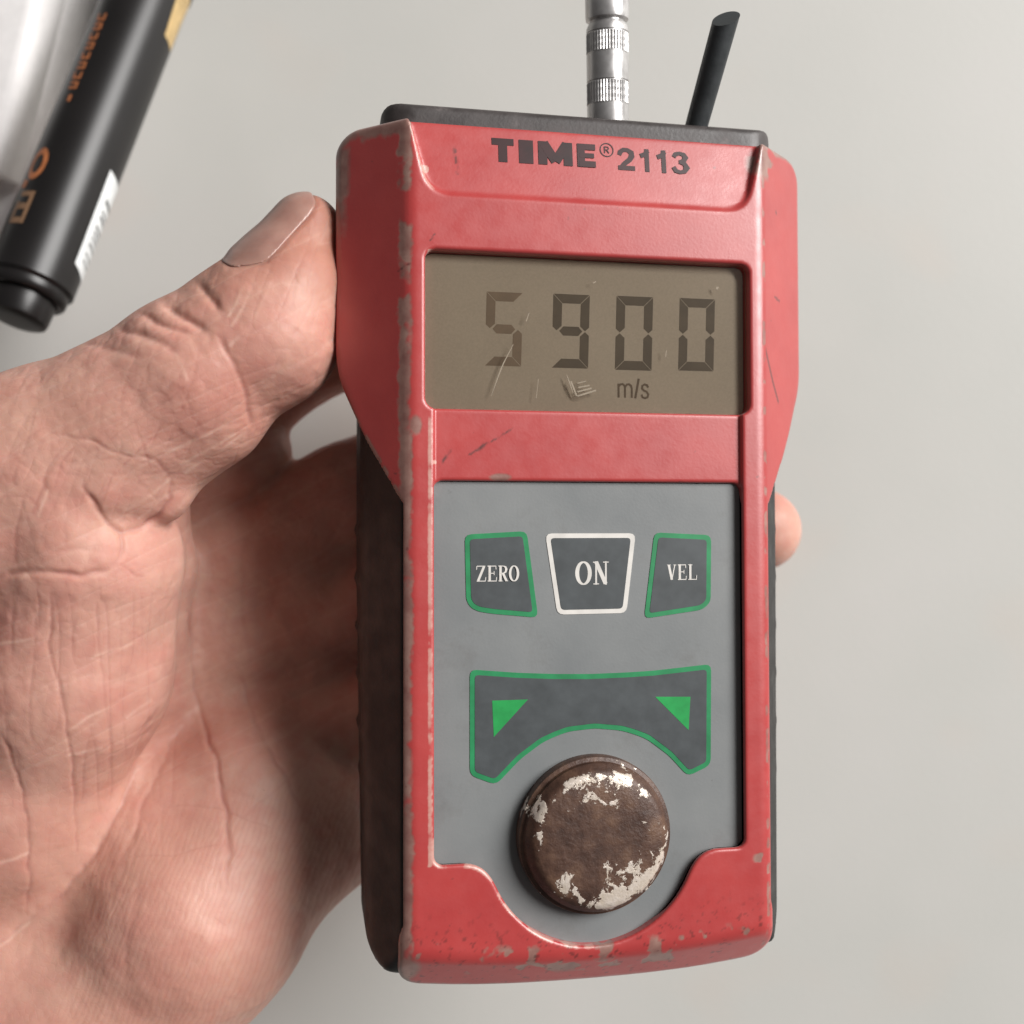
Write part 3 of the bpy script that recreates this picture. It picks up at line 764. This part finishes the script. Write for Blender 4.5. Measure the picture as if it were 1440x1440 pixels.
b0 = P(978, 182, 152); b1 = P(1021, 26, 146); dv = Vector(W(b1)-W(b0)); Ln = dv.length/MM
stub = empty('cable_end', W(b0)); stub.rotation_euler = dv.to_track_quat('Z', 'Y').to_euler()
tag(stub, 'short black rubber cable end leaning out behind the chrome plug', 'cable')
pr = [(1.5, -3), (1.6, 0)]+[(1.6+0.14*t/10, Ln*t/10) for t in range(1, 11)]
o = lathe('sheath', pr, M['stub'], stub, 40)
me = o.data
for v in me.vertices:                      # oblique, slightly bulged cut end
    if v.co.z > (Ln-0.2)*MM: v.co.z += (-v.co.x*0.45-v.co.y*0.5)
    v.co.y *= 0.9

# ------------------------------------------------------------------ marker pen
pa = P(24, 447, 184.0); pb = P(181, 60, 200.5)          # plug end, a point farther along the axis
pd = Vector(pb-pa).normalized()
pen = empty('marker_pen', W(pa)); q = pd.to_track_quat('Z', 'Y'); pen.rotation_euler = q.to_euler()
tag(pen, 'black marker pen with orange print and white barcode sticker, beside the tray', 'pen')
RP = 7.3
lathe('end_plug', [(2.5, -0.6), (4.3, -0.5), (4.9, -0.2), (5.1, 0.4), (5.2, 2.5), (5.3, 6.0)], M['pen'], pen, 64)
lathe('barrel', [(5.0, 4.2), (5.6, 3.9), (6.2, 4.0), (6.6, 4.4), (6.7, 5.2), (6.65, 6.0), (RP, 6.6), (RP, 40), (RP, 72)], M['pen'], pen, 96)
lathe('cap', [(RP-.1, 72.3), (RP+.25, 72.6), (RP+.25, 118), (RP-1, 120.5), (2, 121)], M['pen'], pen, 96)
lathe('gold_band', [(RP+.03, 70.2), (RP+.06, 70.3), (RP+.06, 72.2), (RP+.03, 72.3)], M['gold'], pen, 96)
# directions around the barrel
qi = q.inverted()
def bdir(v):
    w = qi @ Vector(v).normalized(); return math.atan2(w.y, w.x)
A_cam = bdir(Vector((0, 0, TABLE_DEPTH*MM))-W(pa)-pd*0.02); A_left = bdir((-0.92, 0.38, 0)); 
sgn = 1 if math.sin(A_left-A_cam) > 0 else -1
def on_barrel(polys, name, mat, lift=0.05, sub=6):
    """polygons in (z mm along pen, angle deg from the camera side, + = left) laid on the barrel"""
    bm = bmesh.new()
    for k, quad in enumerate(polys):
        (z0, a0), (z1, a1), (z2, a2), (z3, a3) = quad
        grid = []
        for i in range(sub+1):
            row = []
            for j in range(sub+1):
                s, t = i/sub, j/sub
                zz = (1-s)*((1-t)*z0+t*z1)+s*((1-t)*z3+t*z2); aa = (1-s)*((1-t)*a0+t*a1)+s*((1-t)*a3+t*a2)
                th = A_cam+sgn*math.radians(aa-7 if aa > 0 else aa); r = (RP+lift+0.004*k)*MM
                row.append(bm.verts.new((r*math.cos(th), r*math.sin(th), zz*MM)))
            grid.append(row)
        for i in range(sub):
            for j in range(sub): bm.faces.new([grid[i][j], grid[i][j+1], grid[i+1][j+1], grid[i+1][j]])
    bm.normal_update()
    for f in bm.faces:
        c = f.calc_center_median()
        if f.normal.x*c.x+f.normal.y*c.y < 0: f.normal_flip()
    me = bpy.data.meshes.new(name); bm.to_mesh(me); bm.free()
    return obj(name, me, mat, pen, True)
on_barrel([[(11.5, -44), (30.5, -42), (29.5, -88), (9.5, -92)]], 'barcode_sticker', M['sticker'], 0.10, 10)
random.seed(4)
bars = []
zz = 13.0
for k in range(9):
    w = random.choice((0.35, 0.5, 0.8)); bars.append([(zz, -56), (zz+w, -56), (zz+w-0.6, -80), (zz-0.6, -80)]); zz += w+random.choice((0.7, 1.0, 1.5))
on_barrel(bars, 'barcode', mat_plain('barcode_ink', (95, 98, 98), 0.5), 0.14, 4)
def arc_marks(z0, L, a0, wA, nseg, rnd):
    out = []
    for k in range(nseg):
        za = z0+L*k/nseg; out.append([(za, a0+rnd.uniform(-2, 2)), (za+L/nseg*0.75, a0+rnd.uniform(-2, 2)), (za+L/nseg*0.75, a0+wA), (za, a0+wA)])
    return out
rnd = random.Random(3)
# blurred brand lettering along the barrel: small line of letters, then a large ring letter and a squarish one
pr = []
for k in range(8):
    za = 42+k*2.15
    pr += [[(za, 50), (za+.45, 50), (za+.45, 64), (za, 64)], [(za, 50), (za+1.5, 50), (za+1.5, 53), (za, 53)]]
    if k % 2: pr += [[(za, 61), (za+1.5, 61), (za+1.5, 64), (za, 64)]]
    else: pr += [[(za+1.1, 50), (za+1.5, 50), (za+1.5, 64), (za+1.1, 64)]]
pr += [[(39.2, 51), (40.6, 51), (40.6, 56), (39.2, 56)]]
on_barrel(pr, 'lettering', M['penprint'], 0.05, 2)
pr = []
for k in range(14):
    a0, a1 = 2*math.pi*k/14, 2*math.pi*(k+1)/14
    pr.append([(26.2+3.3*math.cos(a0), 62+15*math.sin(a0)), (26.2+3.3*math.cos(a1), 62+15*math.sin(a1)), (26.2+2.0*math.cos(a1), 62+8*math.sin(a1)), (26.2+2.0*math.cos(a0), 62+8*math.sin(a0))])
pr += [[(21.2, 68), (22.6, 66), (23.2, 76), (21.5, 78)]]
on_barrel(pr, 'lettering', M['penprint'], 0.05, 2)
pr = [[(14.2, 48), (15.4, 48), (15.4, 72), (14.2, 72)], [(17.0, 48), (18.2, 48), (18.2, 72), (17.0, 72)], [(19.6, 50), (20.6, 50), (20.6, 70), (19.6, 70)], [(14.2, 46), (20.6, 46), (20.6, 52), (14.2, 52)], [(14.2, 66), (18.6, 66), (18.6, 72), (14.2, 72)]]
on_barrel(pr, 'lettering', mat_plain('bronze_print', (128, 98, 74), 0.5), 0.05, 2)
on_barrel([[(60.5, -44), (70, -38), (70, -80), (60, -74)]], 'gold_print', M['gold'], 0.06, 6)

# ------------------------------------------------------------------ white tray at the left edge
tray = empty('white_tray', (W(P(0, 0, TABLE_DEPTH))))
tag(tray, 'white plastic tray at the far left edge, beside the marker pen', 'tray')
def prism_world(name, pts_px, zt, zb_, mat, parent, bev=0.0012):
    bm = bmesh.new(); top = [W(P(u, v, zt)) for u, v in pts_px]
    inv = parent.location
    tv = [bm.verts.new(t-inv) for t in top]; bv = [bm.verts.new(Vector((t.x, t.y, (TABLE_DEPTH-zb_)*MM))-inv) for t in top]
    f = bm.faces.new(tv); n = len(tv)
    for i in range(n): bm.faces.new([bv[i], bv[(i+1) % n], tv[(i+1) % n], tv[i]])
    bm.faces.new(bv[::-1]); bmesh.ops.recalc_face_normals(bm, faces=bm.faces)
    bmesh.ops.bevel(bm, geom=[e for e in bm.edges if all(v in tv for v in e.verts)], offset=bev, segments=4, affect='EDGES', profile=0.5)
    me = bpy.data.meshes.new(name); bm.to_mesh(me); bm.free()
    return obj(name, me, mat, parent, True)
prism_world('lid', [(-420, -120), (66, -60), (-8, 235), (-440, 160)], 196, 206, M['tray'], tray, 0.0022)
prism_world('base', [(-430, -130), (92, -85), (12, 330), (-450, 240)], 207, TABLE_DEPTH-0.2, M['tray'], tray, 0.001)

# ------------------------------------------------------------------ the hand
def H(u, v, z): return P(u, v, z).astype(np.float32)
TH = [(H(431, 325, 149.5), 5.0), (H(397, 404, 149), 7.7), (H(354, 474, 148), 10.3), (H(270, 537, 147.5), 11.4), (H(180, 598, 148), 11.9), (H(84, 660, 150), 14.6), (H(-40, 730, 153), 18)]
def thumb_sdf(p):
    d = None
    for (a, ra), (b, rb) in zip(TH[:-1], TH[1:]):
        e = round_cone(p, a, b, ra, rb); d = e if d is None else smin(d, e, 1.6)
    # fleshy pad of the tip towards the gauge, fold of skin under the middle joint
    d = smin(d, rcone(p, H(412, 412, 148.5), H(392, 478, 147), 6.6, 8.0), 3.0)
    d = smin(d, rcone(p, H(300, 592, 147), H(210, 655, 148), 6.0, 6.2), 2.5)
    return d
CON = [  # (a, ra, b, rb)
    (H(118, 790, 151), 13.6, H(92, 950, 155), 13.8), (H(92, 950, 155), 13.8, H(20, 1130, 159), 13.2), (H(20, 1130, 159), 13.2, H(-110, 1270, 164), 14),
    (H(-40, 740, 155), 18, H(-160, 980, 164), 20), (H(-160, 980, 164), 20, H(-200, 1300, 172), 23)]
PALM = [
    (H(40, 780, 177), 12.5, H(320, 640, 177), 10.5), (H(40, 920, 180), 12, H(350, 780, 180), 10.5), (H(30, 1050, 180), 12, H(360, 910, 180), 10.5),
    (H(30, 1190, 178), 12, H(360, 1050, 179), 10.5), (H(-180, 1120, 176), 20, H(60, 960, 176), 14),
    (H(345, 1120, 170), 13.0, H(268, 1285, 164), 16.5), (H(268, 1285, 164), 16.5, H(120, 1450, 166), 19), (H(360, 1060, 176), 10.5, H(440, 1165, 173), 10.5), (H(440, 1165, 173), 10.5, H(268, 1285, 163), 15),
    (H(120, 1450, 163), 19, H(-200, 1320, 172), 23), (H(60, 1250, 168), 16, H(200, 1150, 168), 13), (H(430, 800, 182), 10, H(440, 1030, 182), 10), (H(300, 800, 180), 11, H(300, 1060, 180), 11), (H(420, 800, 182), 9, H(560, 760, 185), 8.5), (H(420, 965, 182), 9, H(570, 925, 185), 8.5)]
ARM = [(H(-200, 1320, 174), 24, H(-520, 1700, 182), 25), (H(-80, 1400, 174), 22, H(-440, 1800, 182), 24), (H(-520, 1700, 182), 25, H(-900, 2150, 182), 30), (H(-440, 1800, 182), 24, H(-820, 2260, 182), 29)]
WEB = [(H(206, 705, 159), 6.2, H(214, 800, 162), 6.0), (H(214, 800, 162), 6.0, H(196, 960, 167), 7.0), (H(196, 960, 167), 7.0, H(120, 1120, 168), 8.5)]
FING = [
    [(H(316, 574, 176), 10.0), (H(399, 510, 178), 8.7), (H(590, 428, 180), 8.0), (H(760, 360, 182), 7.4), (H(900, 310, 182), 6.4)],
    [(H(340, 775, 179), 10.5), (H(490, 697, 179), 8.8), (H(720, 590, 183), 8.3), (H(880, 530, 185), 7.8), (H(985, 490, 184), 6.6)],
    [(H(355, 905, 180), 10.3), (H(520, 850, 180), 8.7), (H(760, 790, 184), 8.2), (H(960, 757, 187), 7.6), (H(1068, 745, 181), 6.9)],
    [(H(370, 1040, 179), 10), (H(540, 1000, 178), 8.0), (H(740, 950, 182), 7.4), (H(900, 900, 184), 6.2)]]
def palm_sdf(p):
    d = None
    for a, ra, b, rb in PALM+ARM:
        e = rcone(p, a, b, ra, rb); d = e if d is None else smin(d, e, 5.0)
    for ch in FING:
        fd = None
        for (a, ra), (b, rb) in zip(ch[:-1], ch[1:]):
            e = rcone(p, a, b, ra, rb); fd = e if fd is None else smin(fd, e, 1.5)
        d = smin(d, fd, 1.4)
    return d
def thenar_sdf(p):
    d = None
    for a, ra, b, rb in CON:
        e = rcone(p, a, b, ra, rb); d = e if d is None else smin(d, e, 5.0)
    return d
def web_sdf(p):
    d = None
    for a, ra, b, rb in WEB:
        e = rcone(p, a, b, ra, rb); d = e if d is None else smin(d, e, 3.0)
    return d
def hand_sdf(p):
    p = np.asarray(p, np.float32)
    th = thumb_sdf(p); tn = thenar_sdf(p); pm = palm_sdf(p); wb = web_sdf(p)
    fold = rcone(p, H(95, 735, 144), H(152, 766, 147), 7.0, 3.6)      # roll of skin at the thumb's root
    pad = rcone(p, H(150, 672, 144), H(222, 690, 147), 6.5, 4.5)
    tn = smin(tn, fold, 2.2)
    th = smin(th, pad, 2.0)
    d = smin(tn, wb, 2.0)
    d = smin(d, pm, 3.2)
    return smin(d, th, 1.6)

NAIL = [(320, 377), (350, 374), (376, 368), (410, 331), (437, 302), (445, 288), (441, 276), (425, 250), (360, 250), (290, 340)]
V, Q = surface_nets(hand_sdf, (-230, -208, -216), (50, 75, -128), 0.8)
for _ in range(2):
    d, g = grad(hand_sdf, V, 0.2); V = V-g*np.clip(d, -0.4, 0.4)[:, None]
def project(V): return CPX+V[:, 0]/-V[:, 2]*FPX, CPX-V[:, 1]/-V[:, 2]*FPX
def facing(V, g): return (-(V*g).sum(1)/np.linalg.norm(V, axis=1))
ngons = []
quads_keep = []
cur = Q
for level in range(2):
    C = V[cur].mean(1); u, v = project(C)
    fc = facing(C, np.cross(V[cur[:, 2]]-V[cur[:, 0]], V[cur[:, 3]]-V[cur[:, 1]]))
    sel = (u > -40) & (u < 520) & (v > 240) & (v < 1490) & (fc > -1e9)
    nrm = np.cross(V[cur[:, 2]]-V[cur[:, 0]], V[cur[:, 3]]-V[cur[:, 1]])
    sel &= (facing(C, nrm/(np.linalg.norm(nrm, axis=1)[:, None]+1e-9)) > -0.25)
    if level == 0:
        V, newq, plain, ng = subdivide(V, cur, sel); quads_keep.append(plain); ngons += ng; cur = newq
    else:
        # everything at this level is split, edges shared with level-0 leftovers stay straight
        V2, newq, plain, ng = subdivide(V, np.concatenate([cur]+quads_keep), np.concatenate([sel]+[np.zeros(len(k), bool) for k in quads_keep]))
        V = V2; ngons += ng; quads_keep = [plain]; cur = newq
d, g = grad(hand_sdf, V, 0.15); V = V-g*np.clip(d, -0.3, 0.3)[:, None]
u, v = project(V); fc = facing(V, g)
vis = sstep(-0.05, 0.25, fc)
depth = -V[:, 2]
disp_ = np.zeros(len(V)); cr = np.zeros(len(V)); dry = np.zeros(len(V))
wu = (fbm(V, 0.35, 2)-0.5)*9; wv = (fbm(V+31, 0.35, 2)-0.5)*9       # wobble so traced lines are not straight
wu += (fbm(V+77, 0.9, 1)-0.5)*1.6; wv += (fbm(V+99, 0.9, 1)-0.5)*1.6
nvar = fbm(V+61, 0.3, 2)
CREASES = [  # (points px, depth mm, half width px, redness)
    ([(267, 862), (272, 929), (283, 1007), (303, 1073), (319, 1140), (322, 1201), (321, 1240)], .8, 5, .8),
    ([(339, 951), (361, 1018), (394, 1079), (422, 1134)], .5, 5, .6),
    ([(233, 984), (200, 1051), (167, 1140), (133, 1201), (89, 1257), (39, 1296), (0, 1323)], .8, 6, .5),
    ([(261, 1023), (239, 1046), (206, 1123), (172, 1218)], .6, 6, .5),
    ([(222, 1134), (300, 1134), (378, 1162)], .16, 3, .5), ([(183, 1207), (240, 1200), (306, 1190)], .16, 3, .5),
    ([(72, 834), (69, 907), (92, 1001), (103, 1084), (106, 1196)], .5, 4, .8), ([(136, 846), (142, 940), (153, 1029), (153, 1101)], .35, 4, .6),
    ([(53, 823), (53, 884)], .45, 3, .9), ([(197, 829), (200, 929)], .25, 4, .3), ([(169, 862), (172, 1007)], .25, 3, .4), ([(17, 834), (16, 929)], .4, 4, .6),
    ([(0, 1029), (33, 1118), (42, 1196), (39, 1284)], .5, 4, .7), ([(222, 851), (231, 951)], .2, 4, .3), ([(98, 833), (100, 900)], .2, 3, .5),
    ([(0, 811), (29, 802), (67, 804), (111, 809), (151, 798), (162, 791)], .8, 6, .6), ([(173, 793), (189, 807), (202, 809)], .5, 4, .8),
    ([(153, 736), (169, 747), (174, 762), (171, 782), (162, 793)], .7, 5, .6), ([(60, 775), (110, 770), (150, 775)], .3, 6, .3),
    ([(118, 684), (133, 711), (153, 736), (176, 749), (200, 742), (224, 724), (240, 704), (243, 689)], .8, 5, .8),
    ([(243, 689), (238, 669), (220, 649), (200, 642), (178, 642), (151, 629), (124, 618), (96, 611)], .45, 4, .8),
    ([(307, 471), (325, 500), (339, 529), (348, 558), (352, 590)], .6, 5, .6), ([(346, 560), (352, 590), (350, 612)], .7, 6, .5),
    ([(270, 388), (296, 418), (312, 440)], .9, 8, .3), ([(222, 418), (262, 447), (290, 471)], 1.0, 8, .4), ([(186, 436), (231, 457), (271, 471)], .8, 7, .4),
    ([(150, 452), (217, 478), (260, 497)], .6, 8, .4), ([(100, 470), (150, 490), (210, 500)], .35, 8, .3),
    ([(155, 615), (217, 576), (260, 543), (285, 525)], .28, 3, .6), ([(155, 673), (188, 641), (217, 615), (232, 596)], .35, 3, .7), ([(150, 690), (158, 670), (170, 645)], .3, 3, .6),
    ([(69, 605), (126, 619), (173, 641)], .3, 4, .6), ([(80, 680), (88, 650), (104, 625)], .35, 4, .7), ([(48, 720), (60, 680), (80, 640)], .4, 4, .7), ([(18, 790), (28, 720), (40, 690)], .4, 4, .6),
    ([(0, 650), (24, 630), (60, 600)], .25, 4, .5), ([(20, 640), (60, 680), (70, 700)], .25, 4, .5), ([(5, 700), (40, 700), (60, 720)], .3, 4, .6),
    ([(104, 690), (106, 740)], .2, 4, .3), ([(92, 690), (94, 720)], .2, 4, .3),
    ([(262, 548), (275, 530)], .25, 4, .4), ([(190, 590), (205, 640), (214, 660)], .25, 3, .7), ([(250, 540), (268, 570), (275, 600)], .2, 3, .4),
    ([(318, 375), (345, 374), (376, 369)], .35, 5, .5), ([(376, 369), (410, 330), (436, 302), (444, 290)], .6, 4, .9),
    ([(440, 1060), (390, 1110), (340, 1150)], .2, 4, .4), ([(440, 990), (410, 1010), (380, 1030)], .2, 3, .3), ([(345, 760), (340, 850), (352, 930)], .35, 7, .4), ([(390, 820), (370, 900)], .25, 7, .3),
    ([(175, 1400), (180, 1330), (200, 1240)], .3, 6, .4), ([(300, 1290), (318, 1302)], .15, 3, .7),
]
for pts, dp, w, rd in CREASES:
    uw, vw = u+wu, v+wv
    w = w*0.75; pa_ = np.asarray(pts); m_ = np.nonzero((uw > pa_[:, 0].min()-60) & (uw < pa_[:, 0].max()+60) & (vw > pa_[:, 1].min()-60) & (vw < pa_[:, 1].max()+60) & (vis > 0))[0]
    L = np.full(len(V), 1e9); L[m_] = line_d(uw[m_], vw[m_], pts)
    end = np.minimum(np.hypot(uw-pts[0][0], vw-pts[0][1]), np.hypot(uw-pts[-1][0], vw-pts[-1][1]))
    dp = dp*(0.68 if w > 5.0 and pts[0][1] < 500 else 0.5 if dp >= 0.7 else 0.36 if dp > 0.45 else 0.25)*(0.25+0.75*sstep(0, 26, end))*(0.45+0.9*nvar); rd = rd*0.62*(0.4+0.9*nvar)
    k = np.exp(-(L/w)**2)*vis
    lip = np.exp(-((L-2.2*w)/(1.2*w))**2)*vis
    disp_ -= dp*(0.6*k+0.4*np.exp(-(L/(3.5*w))**2)*vis)*(1.0 if w > 3.3 else 0.8); disp_ += 0.08*dp*lip; cr = np.maximum(cr, np.exp(-(L/(0.75*w))**2)*vis*rd)
DRY = [[(343, 406), (321, 442)], [(361, 399), (325, 457)], [(379, 399), (357, 449), (325, 485)], [(370, 420), (345, 470)], [(231, 637), (260, 625), (318, 597)], [(260, 666), (300, 640), (347, 608)], [(255, 655), (330, 610)],
       [(172, 722), (205, 702), (240, 677)], [(196, 729), (235, 698)], [(100, 1024), (170, 986)], [(0, 905), (50, 900), (130, 890)], [(120, 620), (190, 640), (215, 650)], [(0, 968), (60, 955)], [(0, 1214), (40, 1200)],
       [(180, 1010), (215, 985)], [(95, 1064), (140, 1050)], [(55, 725), (66, 690)], [(0, 1330), (40, 1298)], [(262, 465), (275, 505)], [(130, 925), (190, 905)], [(250, 497), (262, 532)]]
dvar = 0.12+0.42*sstep(0.3, 0.7, fbm(V+7, 0.3, 2))
for pts in DRY:
    L = line_d(u+wu*.7, v+wv*.7, pts); k = np.exp(-(L/2.6)**2)*vis*dvar; dry = np.maximum(dry, k); disp_ += 0.03*k
# a web of fine lines over the thumb and its root, finer ridges on the heel of the hand
def wrinkles(cu, cv, seed, pw=7):
    q_ = np.stack([cu+wu*0.006, cv, np.full(len(u), seed)], 1)
    return (1-np.abs(2*vnoise(q_)-1))**pw
c1, s1 = 0.90, -0.43
fine = wrinkles(u*0.055, v*0.010, 3.3)*sstep(800, 860, v)*sstep(1250, 1120, v)*sstep(290, 230, u)
fine2 = wrinkles((u*s1-v*c1)*0.06, (u*c1-v*s1)*0.010, 8.7)*sstep(1200, 1050, v)
fine3 = wrinkles((u*0.93+v*0.36)*0.06, (-u*0.36+v*0.93)*0.012, 5.1)*sstep(820, 700, v)
disp_ -= (0.07*fine+0.05*fine2+0.045*fine3)*vis
cr = np.maximum(cr, (0.22*fine+0.10*fine3)*vis); dry = np.maximum(dry, 0.22*fine2**2*vis)
rg = 1-np.abs(fbm(V*np.array([1.0, 1.0, 0.6])+11, 0.42, 3)-0.5)*9; rg = np.clip(rg, 0, 1)*sstep(1120, 980, v)
disp_ -= 0.035*rg*vis; cr = np.maximum(cr, rg*0.10*vis)
ridge_dir = (u*0.93+v*0.36)*0.80+wu*0.9
dermal = np.sin(ridge_dir)*sstep(1090, 1180, v+(u-250)*0.15)*sstep(120, 190, u+(v-1100)*0.2)
dermal2 = np.sin((u*0.35+v*0.94)*0.75+wv*1.8)*sstep(500, 560, v)*sstep(720, 660, v)*sstep(120, 180, u)
disp_ += (0.010*dermal+0.009*dermal2)*vis
cr = np.maximum(cr, np.clip(-dermal, 0, 1)*0.20*vis)
disp_ += (fbm(V+5, 0.14, 2)-0.5)*0.8*vis+(fbm(V+45, 0.7, 2)-0.5)*0.13*vis
nm = sstep(0.6, -0.4, poly_sd(u, v, NAIL)*0.1)*(depth < 156)*vis
disp_ = disp_*(1-nm)-0.2*nm
V = V+g*disp_[:, None]
tan = np.clip(sstep(470, 330, v)*0.8*(u > 250)+sstep(0.45, 0.75, fbm(V+3, 0.06, 2))*0.25, 0, 1)
loops = [np.concatenate([cur]+quads_keep).ravel()]
nq = len(loops[0])//4; tot = [np.full(nq, 4)]
ngf = [i for l in ngons for i in l]
loops = np.concatenate([loops[0], np.array(ngf, dtype=np.int64)]); tot = np.concatenate([tot[0], np.array([len(l) for l in ngons], dtype=np.int64)])
starts = np.concatenate([[0], np.cumsum(tot)[:-1]])
V[:, 2] += TABLE_DEPTH
me = mesh_arrays('hand', V, loops, starts, tot)
set_attr(me, 'skin', np.stack([cr, dry, tan], 1))
hand = obj('hand', me, M['skin'], None, True)
tag(hand, 'bare left hand gripping the gauge, thumb pressed on its left side', 'hand')

# thumb nail: a thin curved plate lying on the tip
NAIL_R = round_poly(NAIL, 22, 5)
def nail_sdf(p):
    t = thumb_sdf(np.asarray(p, np.float32)); uu, vv = project(p)
    reg = poly_sd(uu, vv, NAIL_R)*0.1
    sink = 0.34*sstep(2.2, 0.0, -reg)*sstep(285, 365, vv)                # the root dips under the cuticle
    d = smax(np.abs(t-0.02+sink)-0.30, reg, 0.25)
    return np.maximum(d, (-p[:, 2])-154.5)
V, Q = surface_nets(nail_sdf, (-46, 20, -158), (-24, 48, -138), 0.2)
V[:, 2] += TABLE_DEPTH
mn = material('nail_keratin', lin(186, 142, 126), 0.32, 0.5); t = NT(mn); c = t.coord(); n = t.noise(c, 260, 4)
t.link(t.ramp(n, [(0.3, lin(158, 118, 107)), (0.7, lin(176, 137, 124))]), t.b.inputs['Base Color'])
t.b.inputs['Subsurface Weight'].default_value = 0.25; t.b.inputs['Subsurface Radius'].default_value = (0.002, 0.0008, 0.0005); t.b.inputs['Subsurface Scale'].default_value = 1.0
obj('nail', mesh_quads('nail', V, Q), mn, hand, True)
